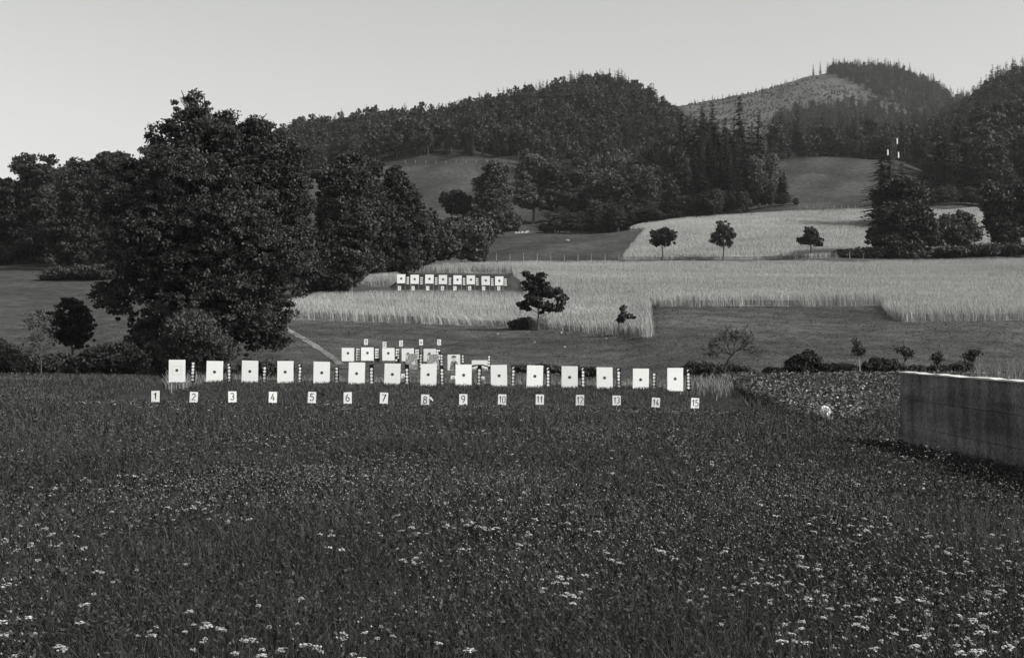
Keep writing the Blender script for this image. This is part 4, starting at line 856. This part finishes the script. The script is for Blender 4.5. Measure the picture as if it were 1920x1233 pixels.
# far mountain woods
lst = []
poly_trees = [[(1545, 138), (1555, 112), (1620, 100), (1680, 105), (1730, 140), (1790, 185), (1720, 215), (1650, 185), (1590, 150)], [(1440, 300), (1450, 235), (1490, 212), (1560, 200), (1650, 200), (1700, 225), (1760, 200), (1820, 190), (1820, 300)]]
for gy in np.arange(1180, 1800, 9.5):
    for gx in np.arange(.12*gy, .40*gy, 8):
        X = gx+random.uniform(-4.5, 4.5); Y = gy+random.uniform(-4.5, 4.5); z = float(tz(X, Y)); px, py = proj(X, Y, z)
        if any(inpoly(np.array(px), np.array(py), p) for p in poly_trees): lst.append((X, Y, z, random.uniform(.5, 1.0), 's' if random.random() < .6 else 'b'))
for x in sorted(random.uniform(1290, 1545) for _ in range(55)):                                     # thin crest line
    D = 1695+random.uniform(-8, 12); X = (x-CX)/F*D; lst.append((X, D, float(tz(X, D)), random.uniform(.15, .38)*(1 if x < 1500 else .6), 's'))
merged('mountain_wood', lst, [M['needle'], M['bark'], M['leaffar']], 'spruce wood on the far mountain around the clearing')
print('mountain trees', len(lst), 'ridge stuff', len(far), n_s, n_b)
lst = []
CLR = [(1290, 262), (1290, 196), (1350, 187), (1450, 162), (1530, 145), (1580, 160), (1640, 180), (1720, 208), (1700, 225), (1640, 205), (1560, 203), (1490, 215), (1450, 260)]
for i in range(5200):
    Y = random.uniform(1150, 1690); X = random.uniform(.12, .32)*Y; z = float(tz(X, Y)); px, py = proj(X, Y, z)
    if inpoly(np.array(px), np.array(py), CLR) and nz(np.array(X*.05), np.array(Y*.05))+random.random()*1.5 > .2: lst.append((X, Y, z, random.uniform(.07, .16), 'b'))
tiny = [leafy_mesh(16, 7.5, 14, 6, 3.2, 2.5) for _ in range(3)]
merged('clearing_scrub', lst[:2200], [M['needle'], M['bark'], M['leaffar']], 'dark low scrub dotting the pale mountain clearing', L=tiny)
lst = []
for gy in np.arange(880, 1060, 9):                                       # steep right ridge skyline
    for gx in np.arange(.30*gy, .48*gy, 8.5):
        X = gx+random.uniform(-3, 3); Y = gy+random.uniform(-3, 3); lst.append((X, Y, float(tz(X, Y)), random.uniform(.6, 1), 's' if random.random() < .4 else 'b'))
for gy in np.arange(560, 900, 9.5):
    for gx in np.arange(.20*gy, .48*gy, 9):
        X = gx+random.uniform(-3, 3); Y = gy+random.uniform(-3, 3); px = CX+F*X/Y; lst.append((X, Y, float(tz(X, Y)), random.uniform(.6, 1), 's' if random.random() < .4 else 'b'))
merged('hillside_wood', lst, [M['needle'], M['bark'], M['leaffar']], 'dense wood covering the hillside behind the right meadow')
for x, l in ((1539, 'lone spruce on the mountain crest left of the summit wood'), (1526, 'leaner lone spruce on the mountain crest, farther left of the summit wood')): plantpx('s', x, 113 if x > 1530 else 118, 1698, l, sx=.8)

# ------------------------------------------------------------------ fence, gate, mast, stones
def fence(label, xs, ys, h, r, m='wood', wires=(.35, .75, 1.0), tall=()):
    P = [hit(x, y) for x, y in zip(xs, ys)]; root = empty('wire_fence', P[0]); tag(root, label, 'fence'); w_ = MB()
    for i, p in enumerate(P):
        b = MB(); hh = h*random.uniform(.88, 1.1); b.tube([(0, 0, -.3), (random.uniform(-.04, .04), 0, hh)], [r, r*.85], 6); b.build('post', M[m], root, p-P[0])
        if i: 
            for k in wires: w_.tube([P[i-1]-P[0]+Vector((0, -.05, h*k*.9)), p-P[0]+Vector((0, -.05, h*k*.9))], .006, 3)
    w_.build('wire', M['iron'], root)
xs = list(np.arange(905, 1660, 25.5)); fence('wire fence on pale wooden posts along the top of the grain field', xs, [float(np.interp(x, [905, 1200, 1400, 1660], [488.5, 487.5, 486.5, 484.5])) for x in xs], 1.35, .06)
xs = list(np.arange(1500, 1650, 13)); fence('thin distant fence along the foot of the right meadow', xs, [float(np.interp(x, [1500, 1650], [391, 392])) for x in xs], 1.1, .06)
xs = list(np.arange(760, 985, 19)); fence('thin distant fence at the top edge of the upper meadow', xs, [306]*len(xs), 1.1, .08)
c = hit(812, 489); root = empty('wooden_gate', c); tag(root, 'small weathered rail gate between the bushes at the top of the grain', 'gate')
for dx in (0, 1.7): b = MB(); b.tube([(dx, 0, -.3), (dx, 0, 1.5+.1*dx)], .07, 6); b.build('post', M['wood'], root)
for z in (.45, .8, 1.15): b = MB(); b.box((.3, -.09, z), (2.9, .03, .1)); b.build('rail', M['wood'], root)
c = hit(866, 488); root = empty('braced_post', c); tag(root, 'pale post with a slanting brace beside the gate', 'post')
b = MB(); b.tube([(0, 0, -.3), (0, 0, 1.7)], .08, 6); b.build('post', M['wood'], root); b = MB(); b.tube([(.75, 0, -.2), (.08, -.1, 1.4)], .06, 6); b.build('brace', M['wood'], root)
a = hit(1312, 487); c = hit(1258, 486); b = MB(); b.tube([Vector((0, -.2, 1.0)), a-c+Vector((.3, -.2, .05))], [.05, .06], 6); tag(b.build('fallen_rail', M['wood'], None, c), 'pale pole leaning down from the fence by the left small tree', 'pole')
def mast():
    D = 285; b = at(1675, 430, D); b.z = gz(b.x, b.y); root = empty('lattice_mast', b); tag(root, 'slender dark lattice mast with three white insulators before the spruces', 'mast')
    H = CAMZ+(HZ-258)/F*D-b.z; m = MB(); wb, wt = .6, .3
    cr = lambda z, k: Vector(((wb+(wt-wb)*z/H)*(1, 1, -1, -1)[k], (wb+(wt-wb)*z/H)*(1, -1, -1, 1)[k], z))
    for k in range(4): q = MB(); q.tube([cr(-.5, k), cr(H, k)], .04, 5); q.build('leg', M['iron'], root)
    n = 13
    for i in range(n):
        z0, z1 = H*i/n, H*(i+1)/n
        for k in range(4):
            k2 = (k+1) % 4; m.tube([cr(z0, k if i % 2 else k2), cr(z1, k2 if i % 2 else k)], .022, 4); m.tube([cr(z1, k), cr(z1, k2)], .02, 4)
    m.build('bracing', M['iron'], root)
    for x, y0, y1 in ((1682.3, 260, 270), (1664.6, 281.5, 291), (1684.6, 286, 296)):
        X = (x-1675)*D/F; zt = CAMZ+(HZ-y0)/F*D-b.z; zb = CAMZ+(HZ-y1)/F*D-b.z
        q = MB(); q.tube([(0, -.3, zt+.15), (X, -.3, zt+.15)], .05, 5); q.build('cross_arm', M['iron'], root)
        q = MB(); q.tube([(X, -.3, zt+.1), (X, -.3, zb)], .13, 8)
        for z in np.linspace(zb+.08, zt, 6): q.tube([(X, -.3, z-.03), (X, -.3, z+.03)], .19, 8)
        q.build('insulator', M['ceramic'], root)
mast()
def rocks(name, n, spread, size, label, cat, c):
    mb = MB()
    for k in range(n):
        o = Vector((random.gauss(0, spread), random.gauss(0, spread*.6), 0)); s = size*random.uniform(.5, 1.3); vs = []
        z = float(tz(c.x+o.x, c.y+o.y))-c.z
        for a in range(6): vs.append((o.x+s*math.cos(a*1.047)*random.uniform(.7, 1.1), o.y+s*math.sin(a*1.047)*random.uniform(.7, 1.1), z-.1))
        for a in range(6): vs.append((o.x+.6*s*math.cos(a*1.047+.3)*random.uniform(.7, 1.1), o.y+.6*s*math.sin(a*1.047+.3), z+s*random.uniform(.5, .9)))
        mb.add(vs, [(a, (a+1) % 6, 6+(a+1) % 6, 6+a) for a in range(6)]+[tuple(range(6, 12))])
    tag(mb.build(name, M['stone'], None, c), label, cat)
c = hit(985, 436, 250); c.y -= 2; c.z = float(tz(c.x, c.y)); rocks('stone_heap', 20, 1.1, .55, 'pale heap of stones at the hedge gap above the grass field', 'stones', c)
c = hit(1063, 449, 250); c.y -= 2; c.z = float(tz(c.x, c.y)); rocks('stone_heap', 7, .22, .3, 'small pale stones below the hedge of the grass field', 'stones', c)
for i, (x, y) in enumerate([(1052, 624), (1129, 629), (944, 613), (1060, 650), (933, 626), (1002, 641), (1136, 634)]):
    c = hit(x, y); c.y -= .3; c.z = float(tz(c.x, c.y)); rocks('stone', 1 if i != 3 else 3, .3 if i == 3 else .0, .14, ['pale stone below the grain, right of the young tree', 'pale stone by the foot of the leaning sapling', 'pale stone left of the low dark bush under the young tree', 'flat pale stones in the middle of the mown slope', 'pale stone on the slope left of the young tree', 'pale stone on the slope below the young tree', 'pale stone just right of the leaning sapling foot'][i], 'stone', c)
# pale round flower head over the plot
D = 36; c = at(1547, 770, D); g = gz(c.x, c.y); root = empty('flower_head', (c.x, c.y, g)); tag(root, 'single pale round flower head standing at the plot corner', 'flower')
q = MB(); q.tube([(0, 0, 0), (0, 0, c.z-g)], .012, 5); q.build('stem', M['crop'], root)
P = rng.normal(0, 1, (500, 3)); P /= np.linalg.norm(P, axis=1)[:, None]; P = P*.14*(.6+.4*rng.random((500, 1)))+np.array([0, 0, c.z-g]); link('bloom', npmesh('bloom', *leafquads(P, .045)), M['white'], root)

# ------------------------------------------------------------------ haze
mb = MB(); mb.box((0, 1200, 245), (5200, 5000, 520)); hz = mb.build('haze', None)
m = bpy.data.materials.new('haze'); m.use_nodes = True; n = m.node_tree.nodes; n.remove(n['Principled BSDF']); v = n.new('ShaderNodeVolumePrincipled')
v.inputs['Color'].default_value = (.9, .9, .89, 1); v.inputs['Density'].default_value = 0.00006; v.inputs['Anisotropy'].default_value = .2
m.node_tree.links.new(v.outputs[0], n['Material Output'].inputs['Volume']); hz.data.materials.append(m); tag(hz, kind='stuff')
